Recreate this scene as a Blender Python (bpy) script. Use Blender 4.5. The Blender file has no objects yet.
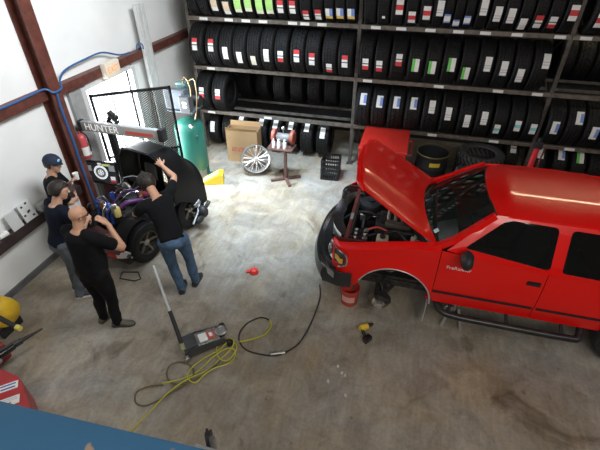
import bpy, bmesh, math, random
from math import sin, cos, pi, radians, atan2, sqrt
from mathutils import Vector as V, Matrix, noise, Quaternion
random.seed(7)
SC = bpy.context.scene
COL = SC.collection
def mix(a, b, t): return a + (b - a) * t
def smooth(t): t = max(0, min(1, t)); return t * t * (3 - 2 * t)

# ------------------------------------------------------------------ materials
MATS = {}
def mat(name, col=(.5, .5, .5), rough=.5, metal=0, spec=.5, var=0, scale=8, bump=0, bscale=40, coat=0, emit=None, es=0, trans=0, alpha=1):
    if name in MATS: return MATS[name]
    m = bpy.data.materials.new(name); m.use_nodes = True
    nt = m.node_tree; b = nt.nodes['Principled BSDF']
    b.inputs['Base Color'].default_value = (*col, 1); b.inputs['Roughness'].default_value = rough
    b.inputs['Metallic'].default_value = metal; b.inputs['Specular IOR Level'].default_value = spec
    b.inputs['Coat Weight'].default_value = coat; b.inputs['Coat Roughness'].default_value = .04
    b.inputs['Transmission Weight'].default_value = trans; b.inputs['Alpha'].default_value = alpha
    if emit: b.inputs['Emission Color'].default_value = (*emit, 1); b.inputs['Emission Strength'].default_value = es
    tc = nt.nodes.new('ShaderNodeTexCoord')
    if var:
        n = nt.nodes.new('ShaderNodeTexNoise'); n.inputs['Scale'].default_value = scale; n.inputs['Detail'].default_value = 5
        r = nt.nodes.new('ShaderNodeValToRGB'); nt.links.new(tc.outputs['Object'], n.inputs['Vector']); nt.links.new(n.outputs['Fac'], r.inputs['Fac'])
        r.color_ramp.elements[0].position = .3; r.color_ramp.elements[1].position = .7
        r.color_ramp.elements[0].color = (*[c * (1 - var) for c in col], 1); r.color_ramp.elements[1].color = (*[min(1, c * (1 + var)) for c in col], 1)
        nt.links.new(r.outputs['Color'], b.inputs['Base Color'])
    if bump:
        n = nt.nodes.new('ShaderNodeTexNoise'); n.inputs['Scale'].default_value = bscale; n.inputs['Detail'].default_value = 4
        bp = nt.nodes.new('ShaderNodeBump'); bp.inputs['Strength'].default_value = bump; bp.inputs['Distance'].default_value = .02
        nt.links.new(tc.outputs['Object'], n.inputs['Vector']); nt.links.new(n.outputs['Fac'], bp.inputs['Height']); nt.links.new(bp.outputs['Normal'], b.inputs['Normal'])
    MATS[name] = m; return m
def nd(nt, t, **kw):
    n = nt.nodes.new(t)
    for k, v in kw.items():
        if k.startswith('_'): n.inputs[int(k[1:])].default_value = v
        else: setattr(n, k, v)
    return n
def tread_mat(name, nlat, skew, depth, tint=(.022, .022, .023)):
    # rubber whose lateral grooves are cut by angle round the axle (object x axis)
    m = bpy.data.materials.new(name); m.use_nodes = True; nt = m.node_tree; b = nt.nodes['Principled BSDF']; L = nt.links.new
    tc = nd(nt, 'ShaderNodeTexCoord'); s = nd(nt, 'ShaderNodeSeparateXYZ'); L(tc.outputs['Object'], s.inputs[0])
    a = nd(nt, 'ShaderNodeMath', operation='ARCTAN2'); L(s.outputs['Y'], a.inputs[0]); L(s.outputs['Z'], a.inputs[1])
    ma = nd(nt, 'ShaderNodeMath', operation='MULTIPLY', _1=float(nlat)); L(a.outputs[0], ma.inputs[0])
    ab = nd(nt, 'ShaderNodeMath', operation='ABSOLUTE'); L(s.outputs['X'], ab.inputs[0])
    mx = nd(nt, 'ShaderNodeMath', operation='MULTIPLY', _1=float(skew)); L(ab.outputs[0], mx.inputs[0])
    ad = nd(nt, 'ShaderNodeMath', operation='ADD'); L(ma.outputs[0], ad.inputs[0]); L(mx.outputs[0], ad.inputs[1])
    sn = nd(nt, 'ShaderNodeMath', operation='SINE'); L(ad.outputs[0], sn.inputs[0])
    mr = nd(nt, 'ShaderNodeMapRange', _1=.35, _2=.75, _3=1.0, _4=0.0); L(sn.outputs[0], mr.inputs[0])
    rr = nd(nt, 'ShaderNodeVectorMath', operation='MULTIPLY'); rr.inputs[1].default_value = (0, 1, 1); L(tc.outputs['Object'], rr.inputs[0])
    ln = nd(nt, 'ShaderNodeVectorMath', operation='LENGTH'); L(rr.outputs[0], ln.inputs[0])
    tr = nd(nt, 'ShaderNodeMapRange', _1=.36, _2=.375, _3=0.0, _4=1.0); L(ln.outputs['Value'], tr.inputs[0])
    mm = nd(nt, 'ShaderNodeMix', data_type='FLOAT'); mm.inputs[2].default_value = 1.0; L(tr.outputs[0], mm.inputs[0]); L(mr.outputs[0], mm.inputs[3])
    c = nd(nt, 'ShaderNodeMix', data_type='RGBA'); c.inputs[6].default_value = (.003, .003, .003, 1); c.inputs[7].default_value = (*tint, 1)
    L(mm.outputs[0], c.inputs[0]); L(c.outputs[2], b.inputs['Base Color'])
    bp = nd(nt, 'ShaderNodeBump'); bp.inputs['Strength'].default_value = depth; bp.inputs['Distance'].default_value = .008
    L(mm.outputs[0], bp.inputs['Height']); L(bp.outputs['Normal'], b.inputs['Normal'])
    b.inputs['Roughness'].default_value = .62; b.inputs['Specular IOR Level'].default_value = .3
    return m

# ------------------------------------------------------------------ mesh builder
class MB:
    def __init__(s): s.bm = bmesh.new(); s.mi = 0; s.mats = []
    def use(s, m):
        if m not in s.mats: s.mats.append(m)
        s.mi = s.mats.index(m); return s
    def _f(s, vs):
        try:
            f = s.bm.faces.new(vs); f.material_index = s.mi; return f
        except ValueError: return None
    def box(s, c, size, rot=None, bev=0, taper=1):
        M = Matrix.Translation(V(c)) @ (rot.to_4x4() if rot else Matrix.Identity(4))
        vs = []
        for z in (-.5, .5):
            k = taper if z > 0 else 1
            for x, y in ((-.5, -.5), (.5, -.5), (.5, .5), (-.5, .5)):
                vs.append(s.bm.verts.new(M @ V((x * size[0] * k, y * size[1] * k, z * size[2]))))
        fs = [s._f([vs[i] for i in q]) for q in ((0, 3, 2, 1), (4, 5, 6, 7), (0, 1, 5, 4), (1, 2, 6, 5), (2, 3, 7, 6), (3, 0, 4, 7))]
        if bev:
            es = list({e for f in fs for e in f.edges})
            r = bmesh.ops.bevel(s.bm, geom=es, offset=bev, segments=2, affect='EDGES', profile=.6)
            for f in r['faces']: f.material_index = s.mi
        return s
    def rings(s, rs, cap=True, closed=True):
        L = [[s.bm.verts.new(p) for p in r] for r in rs]
        n = len(L[0])
        for a, b in zip(L, L[1:]):
            for i in range(n if closed else n - 1):
                j = (i + 1) % n
                s._f([a[i], a[j], b[j], b[i]])
        if cap and closed: s._f(L[0][::-1]); s._f(L[-1])
        return s
    def tube(s, pts, r, n=8, smooth_path=0, cap=True, flat=1):
        pts = [V(p) for p in pts]
        rr = list(r) if hasattr(r, '__len__') else [r] * len(pts)
        if smooth_path:
            P = []; R = []
            for i in range(len(pts) - 1):
                p0 = pts[max(i - 1, 0)]; p1 = pts[i]; p2 = pts[i + 1]; p3 = pts[min(i + 2, len(pts) - 1)]
                for k in range(smooth_path):
                    t = k / smooth_path
                    P.append(.5 * ((2 * p1) + (p2 - p0) * t + (2 * p0 - 5 * p1 + 4 * p2 - p3) * t * t + (3 * p1 - p0 - 3 * p2 + p3) * t ** 3)); R.append(mix(rr[i], rr[i + 1], t))
            P.append(pts[-1]); R.append(rr[-1]); pts, rr = P, R
        up = None; rs = []
        for i, p in enumerate(pts):
            d = (pts[min(i + 1, len(pts) - 1)] - pts[max(i - 1, 0)])
            if d.length < 1e-9: d = V((0, 0, 1))
            d.normalize()
            if up is None: up = d.orthogonal().normalized()
            up = (up - d * up.dot(d))
            if up.length < 1e-6: up = d.orthogonal()
            up.normalize(); sd = d.cross(up)
            rs.append([p + (up * cos(2 * pi * k / n) * flat + sd * sin(2 * pi * k / n)) * rr[i] for k in range(n)])
        return s.rings(rs, cap)
    def limb(s, pts, r, n=14, sm=4):
        # tapering tube with rounded ends
        pts = [V(p) for p in pts]; r = list(r)
        a = (pts[0] - pts[1]).normalized(); b = (pts[-1] - pts[-2]).normalized()
        P = [pts[0] + a * r[0] * .95, pts[0] + a * r[0] * .7] + pts + [pts[-1] + b * r[-1] * .7, pts[-1] + b * r[-1] * .95]
        R = [r[0] * .3, r[0] * .72] + r + [r[-1] * .72, r[-1] * .3]
        return s.tube(P, R, n, sm)
    def cyl(s, a, b, r, n=20, r2=None): return s.tube([a, b], [r, r if r2 is None else r2], n)
    def lathe(s, prof, c=(0, 0, 0), axis='Z', n=32, M=None, closed=False):
        rs = []
        for k in range(n):
            t = 2 * pi * k / n; ring = []
            for r, h in prof:
                p = V((r * cos(t), r * sin(t), h))
                if axis == 'X': p = V((h, r * cos(t), r * sin(t)))
                if axis == 'Y': p = V((r * sin(t), h, r * cos(t)))
                if M is not None: p = M @ p
                ring.append(p + V(c))
            rs.append(ring)
        L = [[s.bm.verts.new(p) for p in r] for r in rs]; m = len(prof)
        for k in range(n):
            a, b = L[k], L[(k + 1) % n]
            for i in range(m if closed else m - 1):
                j = (i + 1) % m
                s._f([a[i], b[i], b[j], a[j]])
        return s
    def ell(s, c, r, rot=None, n=16, m=10, warp=None):
        M = rot.to_3x3() if rot else Matrix.Identity(3); rs = []
        for i in range(m + 1):
            ph = -pi / 2 + pi * i / m; ph = max(-pi / 2 + .02, min(pi / 2 - .02, ph))
            ring = []
            for k in range(n):
                t = 2 * pi * k / n; p = V((cos(ph) * cos(t), cos(ph) * sin(t), sin(ph)))
                if warp: p = warp(p)
                ring.append(V(c) + M @ V((p.x * r[0], p.y * r[1], p.z * r[2])))
            rs.append(ring)
        return s.rings(rs)
    def prism(s, poly, z0, z1, M=None):
        M = M or Matrix.Identity(4)
        a = [s.bm.verts.new(M @ V((x, y, z0))) for x, y in poly]; b = [s.bm.verts.new(M @ V((x, y, z1))) for x, y in poly]
        s._f(a[::-1]); s._f(b); n = len(poly)
        for i in range(n): s._f([a[i], a[(i + 1) % n], b[(i + 1) % n], b[i]])
        return s
    def grid(s, fn, nu, nv, thick=0, keep=None):
        g = [[s.bm.verts.new(V(fn(i / nu, j / nv))) for j in range(nv + 1)] for i in range(nu + 1)]
        fs = []
        for i in range(nu):
            for j in range(nv):
                if keep and not keep((i + .5) / nu, (j + .5) / nv): continue
                f = s._f([g[i][j], g[i + 1][j], g[i + 1][j + 1], g[i][j + 1]])
                if f: fs.append(f)
        for r in g:
            for v in r:
                if not v.link_faces: s.bm.verts.remove(v)
        if thick:
            s.bm.normal_update(); r = bmesh.ops.solidify(s.bm, geom=fs, thickness=thick)
        return s
    def face(s, pts): s._f([s.bm.verts.new(V(p)) for p in pts]); return s
    def poly_holes(s, outer, holes, fn, thick=0):
        # flat region with holes, each 2-D point lifted by fn
        es = []
        for loop in [outer] + holes:
            vs = [s.bm.verts.new(V(fn(*p))) for p in loop]
            es += [s.bm.edges.new((vs[i], vs[(i + 1) % len(vs)])) for i in range(len(vs))]
        r = bmesh.ops.triangle_fill(s.bm, use_beauty=True, use_dissolve=False, edges=es)
        fs = [f for f in r['geom'] if isinstance(f, bmesh.types.BMFace)]
        for f in fs: f.material_index = s.mi
        if thick:
            s.bm.normal_update(); q = bmesh.ops.solidify(s.bm, geom=fs, thickness=thick)
        return s
    def build(s, name, m=None, parent=None, loc=None, rot=None, sm=True, angle=40, fixn=True):
        if fixn: bmesh.ops.recalc_face_normals(s.bm, faces=s.bm.faces)
        me = bpy.data.meshes.new(name); s.bm.to_mesh(me); s.bm.free()
        for mm in (s.mats or [m]): me.materials.append(mm)
        o = bpy.data.objects.new(name, me); COL.objects.link(o)
        if parent: o.parent = parent
        if loc: o.location = loc
        if rot: o.rotation_euler = rot
        if sm:
            me.polygons.foreach_set('use_smooth', [True] * len(me.polygons))
            try: me.set_sharp_from_angle(angle=radians(angle))
            except Exception: pass
        return o
def tag(o, label, cat, group=None):
    o['label'] = label; o['category'] = cat
    if group: o['group'] = group
    return o
def thing(name, label, cat, loc=(0, 0, 0), rz=0, group=None):
    o = bpy.data.objects.new(name, None); COL.objects.link(o); o.location = loc; o.rotation_euler = (0, 0, rz); o.empty_display_size = .1
    return tag(o, label, cat, group)
def structure(o): o['kind'] = 'structure'; return o
def dup(o, parent=None):
    c = o.copy(); COL.objects.link(c); c.parent = parent
    for ch in list(o.children): dup(ch, c)
    return c
def rz(a): return Matrix.Rotation(a, 3, 'Z')
def rx(a): return Matrix.Rotation(a, 3, 'X')
def ry(a): return Matrix.Rotation(a, 3, 'Y')
def text(s, size, m, name, parent, M, thick=.001):
    cu = bpy.data.curves.new(name, 'FONT'); cu.body = s; cu.size = size; cu.extrude = thick; cu.align_x = 'CENTER'; cu.align_y = 'CENTER'
    t = bpy.data.objects.new(name, cu); COL.objects.link(t)
    dg = bpy.context.evaluated_depsgraph_get()
    me = bpy.data.meshes.new_from_object(t.evaluated_get(dg)); bpy.data.objects.remove(t)
    o = bpy.data.objects.new(name, me); COL.objects.link(o); me.materials.append(m)
    o.parent = parent; o.matrix_local = M; return o
def basis(o, x, y):
    x = V(x).normalized(); z = x.cross(V(y)).normalized(); y = z.cross(x)
    M = Matrix.Identity(4)
    for i in range(3): M[i][0] = x[i]; M[i][1] = y[i]; M[i][2] = z[i]; M[i][3] = o[i]
    return M
def rounded(poly, r, n=4):
    out = []; k = len(poly)
    for i in range(k):
        p = V(poly[i]); a = V(poly[i - 1]); b = V(poly[(i + 1) % k]); u = (a - p); w = (b - p); q = min(r, u.length * .45, w.length * .45)
        u = p + u.normalized() * q; w = p + w.normalized() * q
        for j in range(n + 1):
            t = j / n; c = u * (1 - t) ** 2 + p * 2 * t * (1 - t) + w * t * t; out.append((c.x, c.y))
    return out

# common materials
RUB = tread_mat('ribbed tyre rubber', 46, 30, .45, (.008, .008, .009))
RUBX = tread_mat('blocky tyre rubber', 30, 60, .8, (.009, .009, .009))
RUBP = mat('plain black rubber', (.016, .016, .017), .6, var=.3, scale=20)
BLK = mat('matte black paint', (.018, .018, .02), .55, var=.2)
GBLK = mat('gloss black paint', (.012, .012, .014), .22, coat=.5)
STEEL = mat('bare steel', (.46, .45, .43), .35, .9, var=.2, scale=14)
DSTEEL = mat('dark greasy steel', (.07, .068, .066), .45, .7, var=.4, scale=18)
CHROME = mat('chrome', (.78, .78, .8), .12, 1)
ALU = mat('cast aluminium', (.62, .62, .63), .32, .85, var=.08, scale=20)
RED = mat('red truck paint', (.78, .006, .004), .3, coat=.4, spec=.3)
REDM = mat('worn red enamel', (.46, .02, .018), .38, var=.2, scale=9)
WHITE = mat('white paper', (.82, .82, .8), .7)
WPLAS = mat('white plastic', (.8, .8, .79), .4)
# ------------------------------------------------------------------ room
WX, BY = -4.95, 9.6
m = bpy.data.materials.new('stained concrete floor'); m.use_nodes = True; nt = m.node_tree; b = nt.nodes['Principled BSDF']; L = nt.links.new
tc = nd(nt, 'ShaderNodeTexCoord')
def noise_ramp(scale, detail, p0, c0, p1, c1, dist=0, vec=None):
    n = nd(nt, 'ShaderNodeTexNoise'); n.inputs['Scale'].default_value = scale; n.inputs['Detail'].default_value = detail; n.inputs['Distortion'].default_value = dist; n.inputs['Roughness'].default_value = .62
    L(vec or tc.outputs['Object'], n.inputs['Vector'])
    r = nd(nt, 'ShaderNodeValToRGB'); r.color_ramp.elements[0].position = p0; r.color_ramp.elements[1].position = p1
    r.color_ramp.elements[0].color = (*c0, 1); r.color_ramp.elements[1].color = (*c1, 1); L(n.outputs['Fac'], r.inputs['Fac']); return r
def mul(a, c, f=1.0, mode='MULTIPLY'):
    x = nd(nt, 'ShaderNodeMix', data_type='RGBA', blend_type=mode); x.inputs[0].default_value = f; L(a, x.inputs[6]); L(c, x.inputs[7]); return x.outputs[2]
base = noise_ramp(.55, 6, .32, (.30, .27, .225), .7, (.44, .41, .365), .6)
ochre = noise_ramp(1.05, 6, .42, (1, 1, 1), .68, (1.06, .94, .74), .8)
cool = noise_ramp(.8, 6, .45, (1, 1, 1), .7, (.88, .97, 1.12), .5)
med = noise_ramp(2.6, 8, .34, (.42, .37, .31), .64, (1.06, 1.05, 1.03), 1.2)
fine = noise_ramp(28, 6, .3, (.82, .81, .79), .7, (1.12, 1.12, 1.12))
stain = noise_ramp(1.25, 5, .3, (.34, .27, .2), .42, (1, 1, 1), .9)
mp = nd(nt, 'ShaderNodeMapping'); mp.inputs['Scale'].default_value = (9, 1.3, 1); mp.inputs['Rotation'].default_value = (0, 0, .5); L(tc.outputs['Object'], mp.inputs['Vector'])
scr = noise_ramp(2.2, 7, .3, (.8, .79, .77), .6, (1.05, 1.05, 1.05), .3, mp.outputs['Vector'])
spots = noise_ramp(7.5, 3, .26, (.4, .36, .3), .33, (1, 1, 1))
c = mul(base.outputs['Color'], med.outputs['Color'], .55); c = mul(c, fine.outputs['Color'], .8); c = mul(c, stain.outputs['Color'], .75); c = mul(c, scr.outputs['Color'], .7); c = mul(c, spots.outputs['Color'], .6); c = mul(c, ochre.outputs['Color'], .8); c = mul(c, cool.outputs['Color'], .8)
L(c, b.inputs['Base Color'])
ro = noise_ramp(1.7, 5, .35, (.34,) * 3, .65, (.6,) * 3, .5); L(ro.outputs['Color'], b.inputs['Roughness'])
bp = nd(nt, 'ShaderNodeBump'); bp.inputs['Strength'].default_value = .12; bp.inputs['Distance'].default_value = .01; L(fine.outputs['Color'], bp.inputs['Height']); L(bp.outputs['Normal'], b.inputs['Normal'])
b.inputs['Specular IOR Level'].default_value = .4
FLOOR = m
f = MB().box((1.0, 3.0, -.1), (12.2, 13.6, .2)).build('floor', FLOOR, sm=False); structure(f)
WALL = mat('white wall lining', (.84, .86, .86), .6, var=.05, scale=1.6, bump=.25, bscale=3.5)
# left wall with the doorway
D0, D1, DZ = 5.25, 6.45, 2.1
w = MB()
w.poly_holes([(-3.8, 0), (D0, 0), (D0, DZ), (D1, DZ), (D1, 0), (BY, 0), (BY, 6), (-3.8, 6)], [], lambda y, z: (WX - .06, y, z), .0)
w.box((WX - .16, (D0 - 3.8) / 2, 3), (.18, D0 + 3.8, 6)); w.box((WX - .16, (D1 + BY) / 2, 3), (.18, BY - D1, 6)); w.box((WX - .16, (D0 + D1) / 2, (DZ + 6) / 2), (.18, D1 - D0, 6 - DZ))
w.bm.free(); w = MB()
w.box((WX - .09, (D0 - 3.8) / 2, 3), (.18, D0 + 3.8, 6)); w.box((WX - .09, (D1 + BY) / 2, 3), (.18, BY - D1, 6)); w.box((WX - .09, (D0 + D1) / 2, (DZ + 6) / 2), (.18, D1 - D0, 6 - DZ))
structure(w.build('wall_left', WALL, sm=False))
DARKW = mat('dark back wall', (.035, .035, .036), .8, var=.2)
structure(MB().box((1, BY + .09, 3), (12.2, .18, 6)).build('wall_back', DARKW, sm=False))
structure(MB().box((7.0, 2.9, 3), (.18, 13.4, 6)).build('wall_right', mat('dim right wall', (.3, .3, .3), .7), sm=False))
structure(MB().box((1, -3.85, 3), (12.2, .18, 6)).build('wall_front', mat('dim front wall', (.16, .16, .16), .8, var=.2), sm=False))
structure(MB().box((1, 3.0, 6.08), (12.2, 13.6, .16)).build('ceiling', mat('dull ceiling sheet', (.2, .2, .21), .7, var=.1), sm=False))
# base strip along the left wall
BASE = mat('grey base strip', (.13, .135, .14), .6, var=.2)
for y0, y1 in ((-3.8, 4.44), (4.9, D0 - .06), (D1 + .06, BY)):
    structure(MB().box((WX + .012, (y0 + y1) / 2, .05), (.024, y1 - y0, .1), bev=.004).build('baseboard_left', BASE, sm=False))
# rust-red column and girts
RUST = mat('rust red steel primer', (.115, .036, .026), .5, var=.35, scale=10, bump=.15)
c = MB().use(RUST)
c.box((WX + .1, 4.60, 3), (.19, .02, 6)); c.box((WX + .2, 4.58, 3), (.025, .18, 6)); c.box((WX + .008, 4.58, 3), (.016, .18, 6))
structure(c.build('steel_column', sm=False))
def girt(y0, y1, z, name='wall_girt', h=.12, mt=RUST):
    g = MB(); g.box((WX + .065, (y0 + y1) / 2, z), (.13, y1 - y0, .012)); g.box((WX + .125, (y0 + y1) / 2, z - h / 2), (.014, y1 - y0, h)); g.box((WX + .11, (y0 + y1) / 2, z - h), (.04, y1 - y0, .012))
    structure(g.build(name, mt, sm=False))
girt(-3.8, 4.485, 2.35); girt(4.685, BY, 2.33)
DGIRT = mat('dark girt paint', (.045, .03, .03), .5, var=.3)
girt(-3.8, 4.485, .86, mt=DGIRT, h=.13)
# door frame and the open mesh security door
FR = mat('pale grey door frame', (.62, .63, .64), .45, var=.06)
d = MB().box((WX + .02, D0 - .05, DZ / 2 + .03), (.14, .1, DZ + .06), bev=.006).box((WX + .02, D1 + .05, DZ / 2 + .03), (.14, .1, DZ + .06), bev=.006).box((WX + .02, (D0 + D1) / 2, DZ + .05), (.14, D1 - D0, .1), bev=.006)
structure(d.build('trim_1', FR, sm=False))
FR2 = mat('grey jamb cladding', (.30, .31, .31), .5, var=.15)
structure(MB().box((WX + .03, 5.06, 1.15), (.06, .26, 2.3), bev=.006).build('trim_2', FR2, sm=False))
mm = bpy.data.materials.new('expanded metal mesh'); mm.use_nodes = True; nt = mm.node_tree; b = nt.nodes['Principled BSDF']; L = nt.links.new
b.inputs['Base Color'].default_value = (.07, .06, .05, 1); b.inputs['Roughness'].default_value = .5; b.inputs['Metallic'].default_value = .5
tc = nd(nt, 'ShaderNodeTexCoord'); sp = nd(nt, 'ShaderNodeSeparateXYZ'); L(tc.outputs['Object'], sp.inputs[0])
def lin(a, bz):
    m1 = nd(nt, 'ShaderNodeMath', operation='MULTIPLY', _1=a); L(sp.outputs['X'], m1.inputs[0]); m2 = nd(nt, 'ShaderNodeMath', operation='MULTIPLY', _1=bz); L(sp.outputs['Z'], m2.inputs[0])
    s_ = nd(nt, 'ShaderNodeMath', operation='ADD'); L(m1.outputs[0], s_.inputs[0]); L(m2.outputs[0], s_.inputs[1])
    q = nd(nt, 'ShaderNodeMath', operation='SINE'); L(s_.outputs[0], q.inputs[0]); q2 = nd(nt, 'ShaderNodeMath', operation='ABSOLUTE'); L(q.outputs[0], q2.inputs[0])
    g = nd(nt, 'ShaderNodeMath', operation='LESS_THAN', _1=.5); L(q2.outputs[0], g.inputs[0]); return g.outputs[0]
mx = nd(nt, 'ShaderNodeMath', operation='MAXIMUM'); L(lin(60., 95.), mx.inputs[0]); L(lin(60., -95.), mx.inputs[1]); L(mx.outputs[0], b.inputs['Alpha'])
leaf_a = atan2(.75, 1.05)
door = bpy.data.objects.new('door_1', None); COL.objects.link(door); door.location = (WX + .09, D0 + .02, 0); door.rotation_euler = (0, 0, leaf_a); structure(door)
fr = MB()
W_, Z0, Z1 = 1.24, .05, 2.03
for x in (.02, W_ - .02): fr.box((x, 0, (Z0 + Z1) / 2), (.04, .035, Z1 - Z0))
for z in (Z0 + .02, Z1 - .02): fr.box((W_ / 2, 0, z), (W_, .035, .04))
for x in (.33, .64, .94): fr.box((x, .0, (Z0 + Z1) / 2), (.014, .012, Z1 - Z0))
fr.box((W_ / 2, 0, .95), (W_, .03, .03))
fr.build('door_frame', GBLK, door, sm=False)
MB().box((W_ / 2, .008, (Z0 + Z1) / 2), (W_ - .06, .002, Z1 - Z0 - .06)).build('mesh_panel', mm, door, sm=False)
st = MB().use(WHITE).box((.66, -.02, 1.28), (.2, .006, .16)); st.build('number_sticker', None, door, sm=False)
text('12', .15, BLK, 'sticker_number', door, basis((.66, -.0245, 1.28), (1, 0, 0), (0, 0, 1)))
# outside ground
OUT = mat('sunlit gravel outside', (.75, .74, .72), .9, var=.1)
structure(MB().box((-11.2, 5, -.12), (12.1, 16, .2)).build('yard_ground', OUT, sm=False))
# ------------------------------------------------------------------ tyre rack
FY = 7.9
RAILS = (7.9, 8.2, 8.75, 9.05)
LEV = {'middle': .89, 'upper': 1.82, 'top': 2.74}
RACKG = mat('scuffed grey rack paint', (.11, .10, .09), .55, .2, var=.4, scale=9)
BEAMM = mat('worn beam paint', (.15, .13, .11), .55, .2, var=.35, scale=12)
POSTX = (-4.42, -1.08, 2.29, 5.66)
BAYS = ('left', 'centre', 'right')
rack = thing('tire_rack', 'long steel pallet rack of three tire shelves along the back wall', 'rack', (0.6, FY, 0))
def rloc(x, y, z): return (x - .6, y - FY, z)
for px in POSTX:
    u = MB()
    for yy in (FY + .03, 9.02):
        u.box(rloc(px, yy, 1.85), (.07, .06, 3.7), bev=.008)
    z = .3; k = 0
    while z < 3.4:
        a, bb = (FY + .05, 9.0) if k % 2 == 0 else (9.0, FY + .05)
        u.tube([rloc(px, a, z), rloc(px, bb, z + .62)], .016, 6); z += .62; k += 1
    u.box(rloc(px, FY + .03, .01), (.13, .12, .02)); u.box(rloc(px, 9.02, .01), (.13, .12, .02))
    u.build('upright', RACKG, rack, sm=False)
TAGW = WHITE
tagx = {('left', 'top'): [-4.05, -3.55, -3.2, -2.85, -2.3, -2.05, -1.75], ('left', 'upper'): [-4.05, ], ('left', 'middle'): [-4.15, -2.85],
        ('centre', 'top'): [-.8, -.38, .12, .58, .98, 1.5, 2.1], ('centre', 'upper'): [-.85, .42, 1.45, 2.08], ('centre', 'middle'): [.5, 1.62],
        ('right', 'top'): [2.5], ('right', 'middle'): [2.9], ('right', 'upper'): []}
for bi, bay in enumerate(BAYS):
    x0, x1 = POSTX[bi] + .036, POSTX[bi + 1] - .036
    for lv, z in LEV.items():
        for ri, yy in enumerate(RAILS):
            if ri == 0:
                bm_ = MB().box(rloc((x0 + x1) / 2, yy - .012, z - .035), (x1 - x0 + .06, .03, .07), bev=.006).box(rloc((x0 + x1) / 2, yy + .015, z - .012), (x1 - x0, .03, .024))
                ob = bm_.build('shelf_beam', BEAMM, rack, sm=False)
                for tx in tagx[(bay, lv)]:
                    MB().box(rloc(tx + random.uniform(-.02, .02), yy - .03, z - .037), (.17, .004, .05)).build('price_tag', TAGW, ob, sm=False)
            else:
                MB().box(rloc((x0 + x1) / 2, yy, z - .025), (x1 - x0, .04, .05), bev=.005).build('support_rail', RACKG, rack, sm=False)
# tyres
def tire_mesh(name, wd, R=.34, blocky=False, ri=None):
    ri = ri or R * .6; h = wd / 2; p = []
    p += [(ri, -h * .72), (ri + .012, -h * .86), (ri + .035, -h * .93), (mix(ri, R, .55), -h), (R * .93, -h * .93), (R * .975, -h * .84)]
    ng = 4 if not blocky else 3
    t0, t1 = -h * .76, h * .76
    p.append((R * .992, t0))
    for k in range(ng):
        xc = mix(t0, t1, (k + .5) / ng + 0); gw = .006 if not blocky else .008
        crown = R * (1 - .010 * (abs(xc) / h) ** 2)
        p += [(crown, xc - gw), (crown - .009, xc - gw * .7), (crown - .009, xc + gw * .7), (crown, xc + gw)]
    p.append((R * .992, t1))
    p += [(R * .975, h * .84), (R * .93, h * .93), (mix(ri, R, .55), h), (ri + .035, h * .93), (ri + .012, h * .86), (ri, h * .72)]
    p += [(ri + .012, h * .66), (R * .9, h * .8), (R * .945, 0), (R * .9, -h * .8), (ri + .012, -h * .66)]
    m_ = MB().lathe(p, axis='X', n=56, closed=True)
    o = m_.build(name, RUBX if blocky else RUB, angle=30)
    return o
LC = {'red': mat('label red', (.62, .05, .06), .6), 'green': mat('label green', (.16, .62, .12), .6), 'lime': mat('label lime', (.42, .74, .22), .6), 'blue': mat('label blue', (.2, .3, .68), .6), 'yellow': mat('label yellow', (.8, .55, .12), .6),
      'tan': mat('label tan', (.72, .58, .42), .6), 'cream': mat('label cream', (.78, .76, .62), .6), 'teal': mat('label teal', (.25, .6, .62), .6), 'ink': mat('label ink', (.12, .12, .13), .6), 'grey': mat('label grey', (.55, .56, .6), .6), 'white': WHITE}
LK = {  # bands from top to bottom (fraction, colour), width, height
    'redtop': ([(.34, 'red'), (.16, 'white'), (.1, 'ink'), (.4, 'white')], .105, .22), 'redbot': ([(.38, 'white'), (.1, 'ink'), (.14, 'white'), (.38, 'red')], .105, .2),
    'redmid': ([(.3, 'white'), (.36, 'red'), (.34, 'white')], .115, .22), 'white': ([(.55, 'white'), (.07, 'grey'), (.1, 'white'), (.07, 'grey'), (.21, 'white')], .105, .23),
    'cream': ([(1, 'cream')], .1, .2), 'tan': ([(.7, 'tan'), (.3, 'white')], .12, .26), 'green': ([(1, 'G')], .12, .22), 'lime': ([(.75, 'lime'), (.25, 'cream')], .13, .28),
    'blueyellow': ([(.7, 'B'), (.3, 'yellow')], .12, .2), 'whiteblue': ([(.2, 'blue'), (.6, 'white'), (.2, 'blue')], .1, .16), 'blue': ([(.15, 'white'), (.7, 'B'), (.15, 'white')], .115, .22),
    'teal': ([(.35, 'white'), (.3, 'teal'), (.35, 'white')], .1, .19), 'tiny': ([(1, 'white')], .05, .05)}
LN = {'redtop': 'red-topped white', 'redbot': 'white and red', 'redmid': 'red-banded white', 'white': 'plain white', 'cream': 'cream', 'tan': 'tan', 'green': 'green and white', 'lime': 'lime green', 'blueyellow': 'blue and yellow', 'whiteblue': 'blue-edged white', 'blue': 'blue and white', 'teal': 'teal and white', 'tiny': 'tiny white'}
_lab = {}
def label_mesh(kind, R):
    key = (kind, R)
    if key in _lab: return _lab[key]
    bands, w_, h_ = LK[kind]; mb = MB(); a = h_ / R; t = a / 2
    for fr_, cn in bands:
        t2 = t - a * fr_
        cols = [(-.5, .5, cn)]
        if cn == 'G': cols = [(-.5, -.1, 'green'), (-.1, .5, 'white')]
        if cn == 'B': cols = [(-.5, .05, 'white'), (.05, .5, 'blue')]
        for xa, xb, cc in cols:
            mb.use(LC[cc]); n = max(2, int(abs(t - t2) / .06) + 1)
            mb.grid(lambda u, v: (mix(xa, xb, v) * w_, -cos(mix(t, t2, u)) * (R + .004), sin(mix(t, t2, u)) * (R + .004)), n, 1)
        t = t2
    o = mb.build('paper_label', None); me = o.data; bpy.data.objects.remove(o); _lab[key] = me; return me
_tm = {}
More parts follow.
